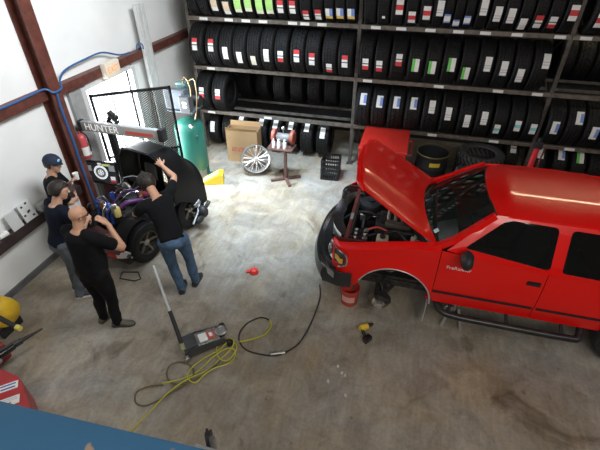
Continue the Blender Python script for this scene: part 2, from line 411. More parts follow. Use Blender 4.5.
def get_tire(wd, R, blocky):
    key = (round(wd, 2), R, blocky)
    if key not in _tm:
        o = tire_mesh('tire', key[0], R, blocky); _tm[key] = o.data; bpy.data.objects.remove(o)
    return _tm[key]
ORD = ['first', 'second', 'third', 'fourth', 'fifth', 'sixth', 'seventh', 'eighth', 'ninth', 'tenth', 'eleventh', 'twelfth', 'thirteenth', 'fourteenth', 'fifteenth', 'sixteenth', 'seventeenth']
def add_tire(x, y, z, wd, R, blocky, label, group, kind=None, dx=0, dz=0, tilt=0, name='tire'):
    o = bpy.data.objects.new(name, get_tire(wd, R, blocky)); COL.objects.link(o); o.location = (x, y, z)
    tag(o, label, 'tire', group)
    if kind:
        c_ = bpy.data.objects.new('paper_label', label_mesh(kind, R)); COL.objects.link(c_); c_.parent = o
        ph = math.asin(max(-.9, min(.93, dz / R)))
        c_.location = (max(-wd * .2, min(wd * .2, dx)), 0, 0); c_.rotation_euler = (-ph, 0, 0)
        if tilt:
            c_.rotation_euler = (-ph, 0, 0); c_.delta_rotation_euler = (0, 0, 0)
    return o
DATA = {
 ('left', 'top'): [(-4.19, None), (-3.97, None), (-3.73, 'tan', 0, -.06), (-3.5, 'tan', 0, -.13), (-3.27, 'lime', 0, -.06), (-3.07, 'lime', 0, -.03), (-2.86, 'lime', 0, -.07), (-2.67, 'lime', 0, -.06), (-2.47, 'redtop', 0, -.06), (-2.25, 'redtop', 0, -.06), (-2.02, 'redtop', 0, -.19), (-1.8, 'redtop', 0, -.17), (-1.6, 'blueyellow', 0, -.14), (-1.41, 'blueyellow', 0, -.13), (-1.22, 'blueyellow', 0, -.13)],
 ('left', 'upper'): [(-4.22, 'redtop', 0, .16), (-3.88, 'redtop', 0, .16), (-3.59, 'white', 0, .03), (-3.31, 'white', 0, -.04), (-3.03, 'cream', 0, -.08), (-2.76, 'white', 0, .04), (-2.48, 'redbot', 0, .04), (-2.17, 'redtop', 0, .07), (-1.88, 'redtop', 0, .03), (-1.56, 'redbot', 0, -.12), (-1.27, 'redtop', 0, .03)],
 ('left', 'middle'): [(-4.22, 'redbot', 0, .15), (-3.86, 'redbot', 0, .14)],
 ('centre', 'top'): [(-.9, None), (-.68, 'tiny', .01, -.15), (-.45, 'redmid', .03, .01), (-.22, 'redmid', .01, -.14), (0, 'redmid', .02, -.06), (.19, 'white', .03, .02), (.36, 'whiteblue', -.01, -.13), (.52, 'whiteblue', -.02, -.2), (.68, 'whiteblue', -.02, -.14), (.87, 'white', 0, .06), (1.08, 'white', .01, -.03), (1.29, 'white', 0, -.05), (1.5, 'white', -.01, -.17), (1.7, 'redtop', 0, -.12), (1.91, 'redbot', -.01, -.12), (2.12, 'redmid', .02, .03)],
 ('centre', 'upper'): [(-.895, 'redbot', 0, .01), (-.62, 'redbot', -.03, -.01), (-.33, 'redbot', .01, .12), (-.03, 'green', 0, .05), (.26, 'green', -.01, .03), (.54, 'green', .02, .1), (.83, 'green', -.02, -.03), (1.1, 'white', .03, .15), (1.38, 'white', .01, .1), (1.66, 'white', 0, 0), (1.94, 'white', .06, .25)],
 ('centre', 'middle'): [(-.88, 'blue', 0, .3), (-.58, 'blue', .01, .28), (-.26, 'blue', 0, .29), (.05, 'blue', 0, .3), (.37, 'white', .01, .27), (.69, 'white', -.01, .18), (1.0, 'white', .02, .08), (1.29, 'white', .01, .16), (1.58, 'teal', -.03, -.02), (1.84, 'teal', .03, .08), (2.1, 'teal', .03, .05)],
 ('right', 'top'): [(2.53, 'redmid', 0, -.06), (2.8, 'white', 0, 0)],
 ('right', 'middle'): [(2.47, 'blue', -.01, .11), (2.76, 'blue', .04, .3), (3.06, 'blue', .02, .08), (3.36, 'blue', 0, .04), (3.66, 'blue', 0, .1)],
}
for (bay, lv), row in DATA.items():
    xs = [t[0] for t in row]
    for i, t in enumerate(row):
        g = min([abs(xs[i] - x) for j, x in enumerate(xs) if j != i] or [.25])
        wd = min(round(g - .012, 2), .31)
        blocky = (bay, lv) == ('centre', 'middle') and i < 8 or (bay, lv, i) in (('left', 'upper', 5), ('left', 'upper', 7))
        R = .40 if lv != 'top' else .38
        zc = LEV[lv] + sqrt(R ** 2 - .12 ** 2) + .005; dzc = zc - LEV[lv] - .29
        kind = t[1] if len(t) > 1 else None
        what = f"tire with {LN[kind]} sticker" if kind else 'black tire without sticker'
        n_ = f"{ORD[i]} from left"
        zt = zc + 0
        add_tire(t[0], 8.05, zc, wd, R, blocky, f"{what}, {n_}, {lv} shelf, {bay} bay", f"tires on the {lv} shelf of the {bay} bay", kind, t[2] if len(t) > 2 else 0, (t[3] - dzc + .015) if len(t) > 3 else 0)
# deeper rows
def deep(bay, lv, xs, wd=.27):
    for i, x in enumerate(xs):
        R = .40; zc = LEV[lv] + sqrt(R ** 2 - .12 ** 2) + .005
        add_tire(x, 8.9, zc, wd, R, i % 3 == 1, f"shadowed tire set back, {ORD[i]} from left, rear of {lv} shelf, {bay} bay", f"tires at the back of the {lv} shelf of the {bay} bay")
deep('left', 'middle', [-3.62, -3.22, -2.82, -2.43, -2.05, -1.68, -1.34], .29)
deep('right', 'upper', [2.53, 2.81, 3.09, 3.37, 3.65])
# tyres standing on the floor under the rack
def floor_row(bay, lst, R=.385):
    for i, t in enumerate(lst):
        x, wd, kind, dz = t
        what = f"tire with {LN[kind]} sticker" if kind else 'plain black tire'
        add_tire(x, FY + .36 + (.02 * (i % 2)), R, wd, R, i % 2 == 1 or x > -2.2 and bay == 'left', f"{what} on the floor, {ORD[i]} from left under {bay} bay", f"tires on the floor under the {bay} bay", kind, 0, dz)
floor_row('left', [(-4.2, .26, 'white', .12), (-3.87, .26, None, 0), (-3.55, .27, 'white', .3), (-3.08, .27, 'white', .31), (-2.75, .27, 'white', .3), (-2.41, .28, 'white', .3), (-2.05, .28, 'white', .3), (-1.70, .28, 'white', .22)])
floor_row('centre', [(1.7, .25, None, 0), (2.02, .25, 'redtop', .31)])
floor_row('right', [(2.5, .25, 'white', .29), (2.86, .26, 'blue', .29), (3.17, .26, 'green', .28), (3.47, .26, None, 0)])
# things on the floor before the rack
TW = get_tire(.28, .41, True).copy(); TW.materials[0] = tread_mat('dusty tyre rubber', 28, 60, 1.0, (.055, .055, .056))
for k in range(3):
    o = bpy.data.objects.new('tire', TW); COL.objects.link(o); o.location = (1.36, 7.40, .141 + k * .282); o.rotation_euler = (0, pi / 2, .4 * k)
    tag(o, ['wide tire lying flat at the bottom of the stack behind the windshield', 'wide tire lying flat in the middle of the stack behind the windshield', 'wide tire lying flat on top of the stack behind the windshield'][k], 'tire', 'tires lying in a stack before the rack')
YEL = mat('yellow label', (.75, .6, .05), .5)
bar = thing('barrel', 'open black barrel with a yellow label standing behind the raised red hood', 'barrel', (.53, 7.3, 0))
prof = [(.0, .01), (.27, .01), (.285, .03), (.285, .24), (.295, .26), (.285, .28), (.285, .52), (.295, .54), (.285, .56), (.285, .76), (.297, .775), (.285, .79), (.272, .78), (.272, .05), (0, .05)]
MB().lathe(prof, n=36).build('drum', BLK, bar)
MB().lathe([(.292, .765), (.302, .772), (.302, .785), (.29, .795), (.28, .79)], n=36).build('rim_ring', mat('brassy rim', (.16, .13, .05), .4, .4), bar)
MB().grid(lambda u, v: (.288 * sin(mix(-.15, .5, u)), -.288 * cos(mix(-.15, .5, u)), mix(.60, .68, v)), 8, 1).build('yellow_label', YEL, bar)
tc_ = thing('tool_chest', 'flat-topped red tool chest against the rack behind the raised hood', 'tool chest', (-.36, 7.3, 0))
MB().box((0, 0, .5), (.84, 1.0, .8), bev=.015).build('cabinet', REDM, tc_, sm=False)
MB().box((0, 0, .915), (.86, 1.02, .03), bev=.01).build('lid', mat('red chest lid', (.62, .03, .02), .35, var=.08, scale=5), tc_, sm=False)
for k in range(4):
    d_ = MB().box((0, -.505, .2 + .17 * k), (.76, .02, .15), bev=.006).build('drawer', REDM, tc_, sm=False)
    MB().box((0, -.525, .25 + .17 * k), (.6, .02, .02), bev=.004).build('pull', CHROME, d_, sm=False)
MB().tube([(.44, .3, .8), (.5, .3, .8), (.5, -.3, .8), (.44, -.3, .8)], .014, 8).build('side_handle', REDM, tc_)
for sx in (-.34, .34):
    for sy in (-.4, .4):
        MB().cyl((sx - .02, sy, .05), (sx + .02, sy, .05), .05).box((sx, sy, .09), (.05, .06, .03)).build('caster', BLK, tc_)
# black crate
cr = thing('milk_crate', 'black plastic crate on the floor left of the raised hood', 'crate', (-1.36, 7.28, 0), .05)
g = MB(); S = .36; HC = .42
for sx in (-1, 1):
    for sy in (-1, 1): g.box((sx * (S / 2 - .014), sy * (S / 2 - .014), HC / 2), (.03, .03, HC))
for z in (.02, .13, .21, .29, HC - .02):
    for s_ in (-1, 1): g.box((0, s_ * (S / 2 - .006), z), (S, .012, .04)); g.box((s_ * (S / 2 - .006), 0, z), (.012, S, .04))
for k in range(-3, 4):
    for s_ in (-1, 1): g.box((k * .046, s_ * (S / 2 - .006), HC / 2), (.014, .01, HC - .02)); g.box((s_ * (S / 2 - .006), k * .046, HC / 2), (.01, .014, HC - .02))
    g.box((k * .046, 0, .012), (.03, S, .012))
g.build('basket', mat('black crate plastic', (.008, .008, .009), .5), cr, sm=False)
# cardboard box
CARD = mat('corrugated cardboard', (.40, .26, .13), .8, var=.1, scale=3)
CARD2 = mat('cardboard edge', (.40, .25, .12), .8)
cb = thing('cardboard_box', 'open-topped brown cardboard box with faded print under the tire rack', 'box', (-3.3, 7.52, 0), .06)
g = MB()
for sx in (-1, 1): g.box((sx * .335, 0, .36), (.008, .3, .72))
for sy in (-1, 1): g.box((0, sy * .146, .36), (.67, .008, .72))
g.box((0, 0, .006), (.66, .29, .01)); g.build('carton', CARD, cb, sm=False)
MB().box((0, -.16, .75), (.66, .006, .07), rx(.35)).build('flap', CARD2, cb, sm=False); MB().box((0, .17, .76), (.66, .006, .1), rx(-.3)).build('flap', CARD2, cb, sm=False)
MB().box((-.08, -.1515, .3), (.3, .003, .1)).build('printed_band', mat('faded red print', (.42, .16, .09), .8, var=.4, scale=30), cb, sm=False)
# alloy wheel
aw = thing('alloy_wheel', 'silver multi-spoke alloy wheel leaning before the cardboard box', 'wheel', (-2.88, 7.0, 0))
def alloy(parent, M, R=.235, wd=.2, ns=10, mt=ALU):
    p = [(R * .93, -wd / 2 + .02), (R, -wd / 2), (R * 1.02, -wd / 2 + .008), (R * .95, -wd / 2 + .03), (R * .9, -wd / 4), (R * .88, 0), (R * .9, wd / 4), (R * .95, wd / 2 - .03), (R * 1.02, wd / 2 - .006), (R, wd / 2), (R * .93, wd / 2 - .015), (R * .86, wd / 4), (R * .85, 0), (R * .86, -wd / 4)]
    a = MB().lathe(p, axis='Y', n=40, closed=True, M=M).build('barrel_rim', mt, parent)
    sp_ = MB()
    for k in range(ns):
        t = 2 * pi * k / ns
        for q in (-.13, .13):
            pts = [M @ V((sin(t) * .04, -wd / 2 + .035, cos(t) * .04)), M @ V((sin(t + q * .6) * R * .5, -wd / 2 + .02, cos(t + q * .6) * R * .5)), M @ V((sin(t + q) * R * .94, -wd / 2 + .02, cos(t + q) * R * .94))]
            sp_.tube(pts, [.009, .0065, .008], 6)
    sp_.build('spokes', mt, parent)
    MB().lathe([(0, -wd / 2 + .012), (.045, -wd / 2 + .016), (.055, -wd / 2 + .03), (.055, -wd / 2 + .07), (0, -wd / 2 + .07)], axis='Y', n=20, M=M).build('hub_cap', mt, parent)
Mw = Matrix.Translation((0, .06, .30)) @ Matrix.Rotation(.5, 4, 'Z') @ Matrix.Rotation(radians(-24), 4, 'X')
alloy(aw, Mw, .275, .24)
# bench grinder on a pedestal
BRN = mat('brown pedestal paint', (.11, .055, .045), .5, var=.25, scale=10)
ps = thing('pedestal_stand', 'brown pedestal with crossed floor legs holding the bench grinder', 'stand', (-2.2, 6.92, 0))
MB().box((0, 0, .36), (.055, .055, .66), bev=.006).build('post', BRN, ps, sm=False)
for a in (.55, .55 + pi / 2): MB().box((0, 0, .022), (.62, .06, .044), rz(a), bev=.006).build('foot', BRN, ps, sm=False)
MB().box((-.07, 0, .70), (.5, .3, .03), bev=.006).build('tabletop', BRN, ps, sm=False)
GRD = mat('faded orange red guard', (.34, .09, .06), .5, var=.3, scale=10)
bg = thing('bench_grinder', 'bench grinder with two reddish wheel guards on the brown pedestal', 'grinder', (-2.26, 7.02, .715))
MB().lathe([(0, -.13), (.07, -.13), (.085, -.11), (.085, .11), (.07, .13), (0, .13)], (0, 0, .14), 'X', 24).box((0, 0, .03), (.16, .12, .06), bev=.008).build('motor', mat('grinder grey', (.2, .2, .2), .45), bg)
for s_ in (-1, 1):
    MB().lathe([(.05, s_ * .15), (.125, s_ * .15), (.135, s_ * .16), (.135, s_ * .205), (.125, s_ * .215), (.05, s_ * .215)], (0, 0, .16), 'X', 28).cyl((s_ * .12, 0, .15), (s_ * .16, 0, .15), .03).build('wheel_guard', GRD, bg)
    MB().lathe([(0, s_ * .165), (.115, s_ * .165), (.115, s_ * .2), (0, s_ * .2)], (0, 0, .16), 'X', 24).build('grinding_wheel', STEEL, bg)
MB().cyl((0, 0, .22), (0, 0, .3), .012).ell((0, 0, .33), (.035, .035, .04)).build('lamp_knob', STEEL, bg)
for k, (dx, lb) in enumerate(((-.2, 'silver spray can at the left edge of the brown pedestal top'), (-.10, 'tall pale spray can in the middle of the brown pedestal top'), (0.02, 'pale spray can at the right front of the brown pedestal top'))):
    sc_ = thing('spray_can', lb, 'spray can', (-2.2 + dx, 6.83, .716), group='spray cans on the pedestal')
    MB().lathe([(0, 0), (.03, 0), (.032, .006), (.032, .13), (.024, .145), (0, .145)], n=18).build('can_body', WPLAS, sc_)
    MB().lathe([(.02, .145), (.022, .15), (.022, .178), (.018, .182), (0, .182)], n=16).build('cap', [STEEL, WPLAS, LC['grey']][k], sc_)
# red hand jack post behind truck
rp = thing('upright_jack', 'red upright jack post with a chrome lever behind the truck cab', 'jack', (2.08, 7.0, 0))
MB().box((0, 0, .02), (.2, .3, .04), bev=.008).build('base', BLK, rp, sm=False)
MB().tube([(0, 0, .04), (.04, .05, 1.18)], .045, 16).build('post', mat('bright red jack paint', (.62, .03, .04), .35), rp)
MB().box((.045, .05, 1.22), (.12, .09, .12), bev=.02).cyl((.04, .05, 1.26), (.04, .05, 1.34), .03).build('head', BLK, rp)
MB().tube([(.1, -.05, .72), (.14, 0, 1.18), (.18, 0, 1.22), (.32, 0, 1.22)], .014, 8).build('lever', CHROME, rp)
MB().lathe([(0, 0), (.04, 0), (.045, .02), (.045, .16), (.03, .2), (0, .2)], (.12, -.06, .62), n=16).build('reservoir', mat('jar plastic', (.7, .66, .6), .4), rp)
# ------------------------------------------------------------------ along the left wall
TEAL = mat('teal compressor enamel', (.02, .14, .105), .35, var=.08, scale=4)
BGREY = mat('bluish grey guard', (.085, .105, .125), .45, var=.1)
co = thing('air_compressor', 'teal upright air compressor with pump and motor in the wall corner', 'compressor', (-4.02, 6.62, 0))
MB().lathe([(0, .14), (.15, .15), (.25, .2), (.28, .28), (.28, 1.04), (.24, 1.14), (.14, 1.2), (0, 1.21)], n=40).build('tank', TEAL, co)
for k in range(3):
    t = k * 2 * pi / 3 + .5
    MB().box((cos(t) * .24, sin(t) * .24, .12), (.06, .06, .24), rz(t), bev=.008).box((cos(t) * .27, sin(t) * .27, .01), (.1, .1, .02), rz(t)).build('leg', TEAL, co, sm=False)
MB().box((0, 0, 1.41), (.5, .42, .03), bev=.006).build('top_plate', BGREY, co, sm=False)
MB().box((-.08, -.12, 1.62), (.42, .14, .36), bev=.02).box((-.08, -.195, 1.62), (.34, .01, .28)).build('belt_guard', BGREY, co)
cp = MB().box((.14, -.18, 1.57), (.2, .16, .28), bev=.012).build('control_box', mat('control box grey', (.07, .075, .08), .4), co, sm=False)
text('80', .13, WHITE, 'marking', cp, basis((.14, -.263, 1.57), (0, 0, -1), (1, 0, 0)))
pm = MB().cyl((0, .1, 1.43), (0, .1, 1.62), .09)
for k in range(6): pm.lathe([(.06, 1.63 + k * .03), (.11, 1.633 + k * .03), (.11, 1.645 + k * .03), (.06, 1.648 + k * .03)], (-.05, .1, 0), n=18)
pm.box((-.05, .1, 1.83), (.2, .14, .05), bev=.01).build('pump', mat('pump grey green', (.12, .2, .19), .45), co)
MB().lathe([(0, -.14), (.09, -.14), (.1, -.12), (.1, .12), (.09, .14), (0, .14)], (.12, .14, 1.53), 'X', 24).build('motor', DSTEEL, co)
MB().tube([(0, .05, 1.85), (.08, 0, 1.98), (.2, -.08, 1.85), (.24, -.16, 1.7)], .011, 8, 5).tube([(.05, .1, 1.85), (.2, .1, 1.92), (.28, -.02, 1.7), (.3, -.16, 1.42), (.28, -.2, 1.3)], .012, 8, 5).build('copper_line', mat('brass tube', (.32, .24, .13), .4, .8), co)
MB().lathe([(0, 0), (.035, 0), (.035, .025), (0, .025)], axis='Y', n=18, c=(.22, -.3, 1.2)).cyl((.22, -.28, 1.2), (.22, -.2, 1.2), .01).build('pressure_gauge', CHROME, co)
MB().cyl((.24, -.17, .98), (.27, -.22, .98), .018).build('valve', CHROME, co)
# wheel chock shaped block
YB = mat('yellow plastic', (.68, .50, .03), .45)
ch = thing('wheel_chock', 'bright yellow wheel chock on the floor beside the compressor', 'wheel chock', (-3.56, 6.45, 0), .35)
MB().prism([(-.22, 0), (.2, 0), (.2, .2), (.13, .22), (-.2, .05)], -.12, .12, Matrix.Rotation(pi / 2, 4, 'X')).build('wedge', YB, ch, sm=False)
MB().prism([(-.2, .055), (.12, .223), (.12, .228), (-.2, .06)], -.09, .09, Matrix.Rotation(pi / 2, 4, 'X')).build('highlight_sheet', mat('painted yellow highlight', (.62, .52, .16), .6), ch, sm=False)  # paler sheet on the slope: a highlight put into the colour
# white channel leaning on wall
wc = thing('metal_channel', 'long pale metal channel standing against the left wall', 'metal channel', (-4.79, 6.90, 0))
MB().box((0, 0, 1.53), (.012, .24, 3.06)).box((.03, -.115, 1.53), (.06, .012, 3.06)).box((.03, .115, 1.53), (.06, .012, 3.06)).box((.03, .0, 1.53), (.05, .012, 3.06)).build('channel', mat('galvanised white', (.66, .68, .68), .4, .2, var=.06, scale=5), wc, sm=False)
# exit sign
es = thing('exit_sign', 'small beige exit sign with orange letters above the open door', 'sign', (WX + .135, 5.80, 2.29))
MB().box((.06, 0, 0), (.1, .36, .24), bev=.02).build('housing', mat('beige plastic', (.78, .7, .58), .5), es)
text('EXIT', .14, mat('orange letters', (.85, .30, .08), .5, emit=(1, .3, .05), es=.6), 'letters', es, basis((.113, 0, 0), (0, 1, 0), (0, 0, 1)))
# blue air hoses
BLU = mat('blue air hose', (.03, .11, .30), .4)
ah = MB().tube([(-4.79, 3.3, 2.375), (-4.8, 4.0, 2.372), (-4.78, 4.42, 2.39), (-4.71, 4.5, 2.33), (-4.71, 4.66, 2.34), (-4.79, 4.76, 2.42), (-4.83, 4.97, 2.5), (-4.84, 5.4, 2.53), (-4.84, 5.8, 2.53), (-4.83, 6.2, 2.40), (-4.84, 6.5, 2.37)], .014, 8, 6).build('air_hose', BLU)
tag(ah, 'blue air hose draped along the upper wall girt above the door', 'hose')
ah2 = MB().tube([(-4.72, 4.56, 2.30), (-4.72, 4.54, 2.1), (-4.72, 4.55, 1.6), (-4.72, 4.54, 1.1), (-4.72, 4.55, .55), (-4.70, 4.56, .02)], .018, 8, 6).build('air_hose', BLU)
tag(ah2, 'blue air hose hanging straight down the rust red column', 'hose')
hk = MB().tube([(-4.82, 6.66, 2.35), (-4.78, 6.66, 2.47), (-4.715, 6.70, 2.47), (-4.715, 6.72, 2.38)], .012, 8, 3).build('hose_hook', BLU); tag(hk, 'small blue hook on the girt beside the pale metal channel', 'hook')
# fire extinguisher on the jamb
fe = thing('fire_extinguisher', 'red fire extinguisher with white label hung between column and door', 'fire extinguisher', (-4.81, 4.80, 1.19))
MB().lathe([(0, 0), (.065, 0), (.075, .015), (.075, .34), (.06, .38), (.025, .4), (.025, .43), (0, .43)], n=24).build('cylinder', mat('faded red cylinder', (.55, .09, .1), .35), fe)
MB().lathe([(.0765, .06), (.0765, .2)], n=24).build('label_wrap', WHITE, fe)
MB().box((.01, 0, .46), (.1, .025, .02), bev=.005).box((.02, 0, .49), (.12, .02, .016), rx(0), bev=.005).build('handle', BLK, fe)
MB().tube([(.03, 0, .44), (.1, .02, .36), (.1, .02, .12)], .01, 8, 4).build('discharge_hose', RUBP, fe)
# alignment machine: tower, monitor, camera beam
al = thing('wheel_aligner', 'wheel alignment machine with monitor and long camera beam before the door', 'wheel aligner', (-4.62, 5.0, 0))
MB().box((0, .1, .38), (.42, .32, .7), bev=.02).build('cabinet', mat('dark red cabinet', (.13, .03, .035), .5, var=.3), al)
MB().box((.13, .1, 1.2), (.1, .08, 1.0), bev=.01).build('mast', BLK, al, sm=False)
MB().tube([(.13, .1, 1.68), (.30, .02, 1.9), (.46, -.08, 1.86)], .03, 10).tube([(.22, .06, 1.86), (.46, -.1, 1.80)], .03, 10).build('elbow_arm', BLK, al)
MB().box((.02, -.09, .745), (.5, .24, .03), bev=.01).build('keyboard_tray', BLK, al)
mo = MB().box((0, 0, 0), (.6, .05, .36), bev=.012).build('monitor', GBLK, al, loc=(-.01, -.215, .97), rot=(-.12, 0, .1))
scr = MB().box((0, -.0265, 0), (.57, .002, .32)).build('screen', mat('dark screen', (.012, .014, .016), .2, emit=(.02, .022, .025), es=.6), mo, sm=False)
wh = lambda n, c_, e=.7: mat(n, c_, .5, emit=c_, es=e)
g = MB().use(wh('dial white', (.75, .78, .8))).lathe([(0, 0), (.118, 0), (.118, .003), (0, .003)], (.02, -.031, .0), 'Y', 32)
g.use(mat('dial grey', (.22, .24, .26), .5)).lathe([(.05, -.001), (.085, -.001), (.085, .002), (.05, .002)], (.02, -.032, .0), 'Y', 32)
g.use(BLK)
for k in range(6): g.box((.02 + cos(k * pi / 3) * .03, -.034, sin(k * pi / 3) * .03), (.022, .002, .012), ry(-k * pi / 3))
g.build('wheel_dial', None, mo, sm=False)
def panel(m_, x, z, a, b_): MB().box((x, -.029, z), (a, .003, b_)).build('screen_panel', m_, mo, sm=False)
for x, z, a, b_ in ((-.2, .06, .14, .09), (-.22, -.1, .1, .07), (-.25, .13, .05, .03), (.22, .08, .1, .1)): panel(wh('panel grey', (.30, .32, .34), .3), x, z, a, b_)
panel(wh('panel lime', (.45, .55, .2), .4), .13, .13, .14, .035); panel(wh('panel white', (.7, .7, .72), .5), .02, .145, .06, .03); panel(wh('panel white', (.7, .7, .72), .5), .21, -.09, .08, .06); panel(wh('panel red', (.45, .05, .06), .3), .21, -.14, .1, .04)
bmn = MB().use(mat('beam grey', (.44, .45, .45), .45, .2)).box((.51, -.12, 1.70), (1.34, .08, .15), bev=.015)
beam = bmn.build('camera_beam', None, al)
MB().box((1.2, -.12, 1.70), (.09, .12, .19), bev=.02).build('end_cap', BLK, beam); MB().box((-.18, -.12, 1.70), (.06, .11, .17), bev=.02).build('end_cap', BLK, beam)
MB().box((.13, -.01, 1.68), (.1, .2, .08), bev=.01).build('beam_arm', BLK, al, sm=False)
text('HUNTER', .15, mat('glowing white', (.9, .9, .9), .5, emit=(1, 1, 1), es=.4), 'lettering', beam, basis((.20, -.1615, 1.70), (1, 0, 0), (0, 0, 1)))
MB().box((.84, -.161, 1.685), (.46, .003, .05)).build('red_stripe', mat('red stripe', (.7, .12, .08), .5), beam, sm=False)
# things on the low wall girt
for nm, lb, y, w_, h_, dots in (('cover_plate', 'white plate with black marks leaning on the low wall girt', 3.52, .2, .27, 1), ('cover_plate', 'plain pale plate left of the marked plate on the low wall girt', 3.29, .17, .25, 0)):
    t = thing(nm, lb, 'plate', (WX + .09, y, .868), 0, None)
    MB().box((0, 0, h_ / 2), (.02, w_, h_), ry(-.22), bev=.005).build('plate', mat('plate white' if dots else 'plate grey', (.72, .73, .72) if dots else (.56, .57, .57), .5), t, sm=False)
    if dots:
        for a, z in ((-.05, .22), (.03, .24), (0, .12), (.05, .05), (-.07, .1), (.02, .13)): MB().box((.0125 - (z - h_ / 2) * .22, a, z), (.004, .03, .026), ry(-.22)).build('black_mark', BLK, t, sm=False)
t = thing('paper_cup', 'white paper cup lying on the low wall girt', 'cup', (WX + .08, 3.02, .905))
MB().lathe([(0, 0), (.03, 0), (.042, .12), (.039, .12), (.028, .006), (0, .006)], axis='Y', n=20).build('cup', WHITE, t)
t = thing('dust_box', 'small grey carton at the far end of the low wall girt', 'box', (WX + .07, 3.82, .866))
MB().box((0, 0, .05), (.09, .22, .1), bev=.005).build('carton', mat('grey carton', (.55, .56, .57), .6), t, sm=False)
# ------------------------------------------------------------------ front left corner machines
yt = thing('portable_air_tank', 'yellow portable air tank with a black handle by the left wall', 'air tank', (-4.70, 2.36, 0), .0)
MB().lathe([(0, -.22), (.1, -.21), (.17, -.17), (.19, -.11), (.19, .24), (.17, .32), (.1, .37), (0, .38)], (-.02, .02, .3), 'X', 28).build('tank', mat('yellow enamel', (.72, .46, .03), .35, var=.1), yt)
for sx in (-.12, .24): MB().box((sx, 0, .06), (.05, .3, .12), bev=.01).build('foot', BLK, yt, sm=False)
MB().tube([(.3, -.05, .42), (.36, -.12, .46), (.4, -.14, .43)], .018, 8).build('neck', STEEL, yt)
hd = MB().tube([(.39, -.14, .43), (.67, -.18, .40)], [.03, .027], 12).build('handle', BLK, yt)
MB().tube([(.67, -.18, .40), (.73, -.188, .394)], [.034, .03], 12).build('handle_tip', mat('yellow tip', (.7, .6, .12), .4), hd)
tl = thing('bead_breaker', 'red and black lever tool with a round grey joint at the left edge', 'lever tool', (-4.03, 1.90, 0), -.15)
MB().box((-.22, .0, .13), (.2, .24, .24), bev=.03).build('body', mat('dark red casting', (.25, .03, .03), .4, var=.3), tl)
MB().lathe([(0, -.06), (.07, -.06), (.08, -.05), (.08, .05), (.07, .06), (0, .06)], (-.02, -.1, .25), 'Y', 24).build('joint', mat('grey joint', (.4, .4, .41), .35, .5), tl)
MB().tube([(-.05, -.16, .27), (.02, 0, .29), (.06, .12, .3)], [.055, .06, .045], 10).tube([(-.06, -.02, .25), (.0, .07, .27), (.07, .15, .3)], [.035, .04, .035], 10).build('fork', GBLK, tl)
MB().tube([(.05, .1, .3), (.1, .24, .31), (.16, .42, .31)], [.03, .024, .011], 10).box((.08, .16, .31), (.06, .09, .05), rz(-.3), bev=.01).build('lever', GBLK, tl)
rc = thing('tire_changer', 'red machine cabinet with two stickers beside the blue beam', 'machine', (-3.5, 1.4, 0))
MB().prism(rounded([(-.24, .28), (.02, .25), (.40, 0), (.20, -.32), (-.26, -.16)], .03), 0, .4).build('cabinet', mat('machine red', (.42, .02, .025), .35, var=.15), rc, sm=False)
def stick(x, y, w_, h_, parts):
    o = MB().box((0, 0, 0), (w_, h_, .003)).build('sticker', WHITE, rc, loc=(x, y, .402), rot=(0, 0, .72), sm=False)
    g = MB()
    for mt, bx in parts: g.use(mt).box((bx[0], bx[1], .002), (bx[2], bx[3], .002))
    g.build('sticker_print', None, o, sm=False)
NAV = mat('navy print', (.04, .1, .4), .5)
stick(-.03, .10, .26, .09, [(NAV, (-.08, 0, .07, .06)), (NAV, (.04, .02, .14, .015)), (NAV, (.04, -.02, .13, .016))])
stick(.14, -.0, .18, .10, [(LC['grey'], (0, .03, .13, .012)), (LC['grey'], (0, .008, .14, .01)), (mat('red print', (.6, .1, .1), .5), (-.02, -.02, .08, .014))])
# blue mezzanine beam under the viewer
BLUP = bpy.data.materials.new('chipped blue paint'); BLUP.use_nodes = True; nt = BLUP.node_tree; b = nt.nodes['Principled BSDF']; L = nt.links.new
tc = nd(nt, 'ShaderNodeTexCoord'); n = nd(nt, 'ShaderNodeTexNoise'); n.inputs['Scale'].default_value = 7; n.inputs['Detail'].default_value = 3; L(tc.outputs['Object'], n.inputs['Vector'])
r = nd(nt, 'ShaderNodeValToRGB'); r.color_ramp.elements[0].position = .635; r.color_ramp.elements[1].position = .66; r.color_ramp.elements[0].color = (.045, .15, .29, 1); r.color_ramp.elements[1].color = (.38, .27, .2, 1)
L(n.outputs['Fac'], r.inputs['Fac']); L(r.outputs['Color'], b.inputs['Base Color']); b.inputs['Roughness'].default_value = .5
mz = thing('guard_rail', 'chipped blue steel beam of the balcony rail in the near corner', 'rail', (-.62, .362, 3.2), .05)
MB().box((-.25, -.1, -.06), (1.6, .24, .12), bev=.012).build('beam', BLUP, mz)
for x in (-.95, .45): MB().box((x, -.12, -.66), (.08, .08, 1.08)).build('post', BLUP, mz, sm=False)
br = thing('clamp_bracket', 'white bracket with a black clip at the bottom edge beside the blue beam', 'bracket', (-.352, .432, 3.13))
MB().box((0, -.02, .0), (.07, .012, .05), bev=.003).build('plate', WPLAS, br, sm=False)
MB().tube([(-.003, -.005, -.02), (-.003, .0, .06)], .009, 8).tube([(-.008, .0, .05), (-.006, .004, .072)], .0035, 6).tube([(.006, .0, .05), (.004, .004, .072)], .0035, 6).build('clip', BLK, br)
MB().tube([(.01, -.012, -.03), (.01, -.004, .055)], .008, 8).build('pin', STEEL, br)
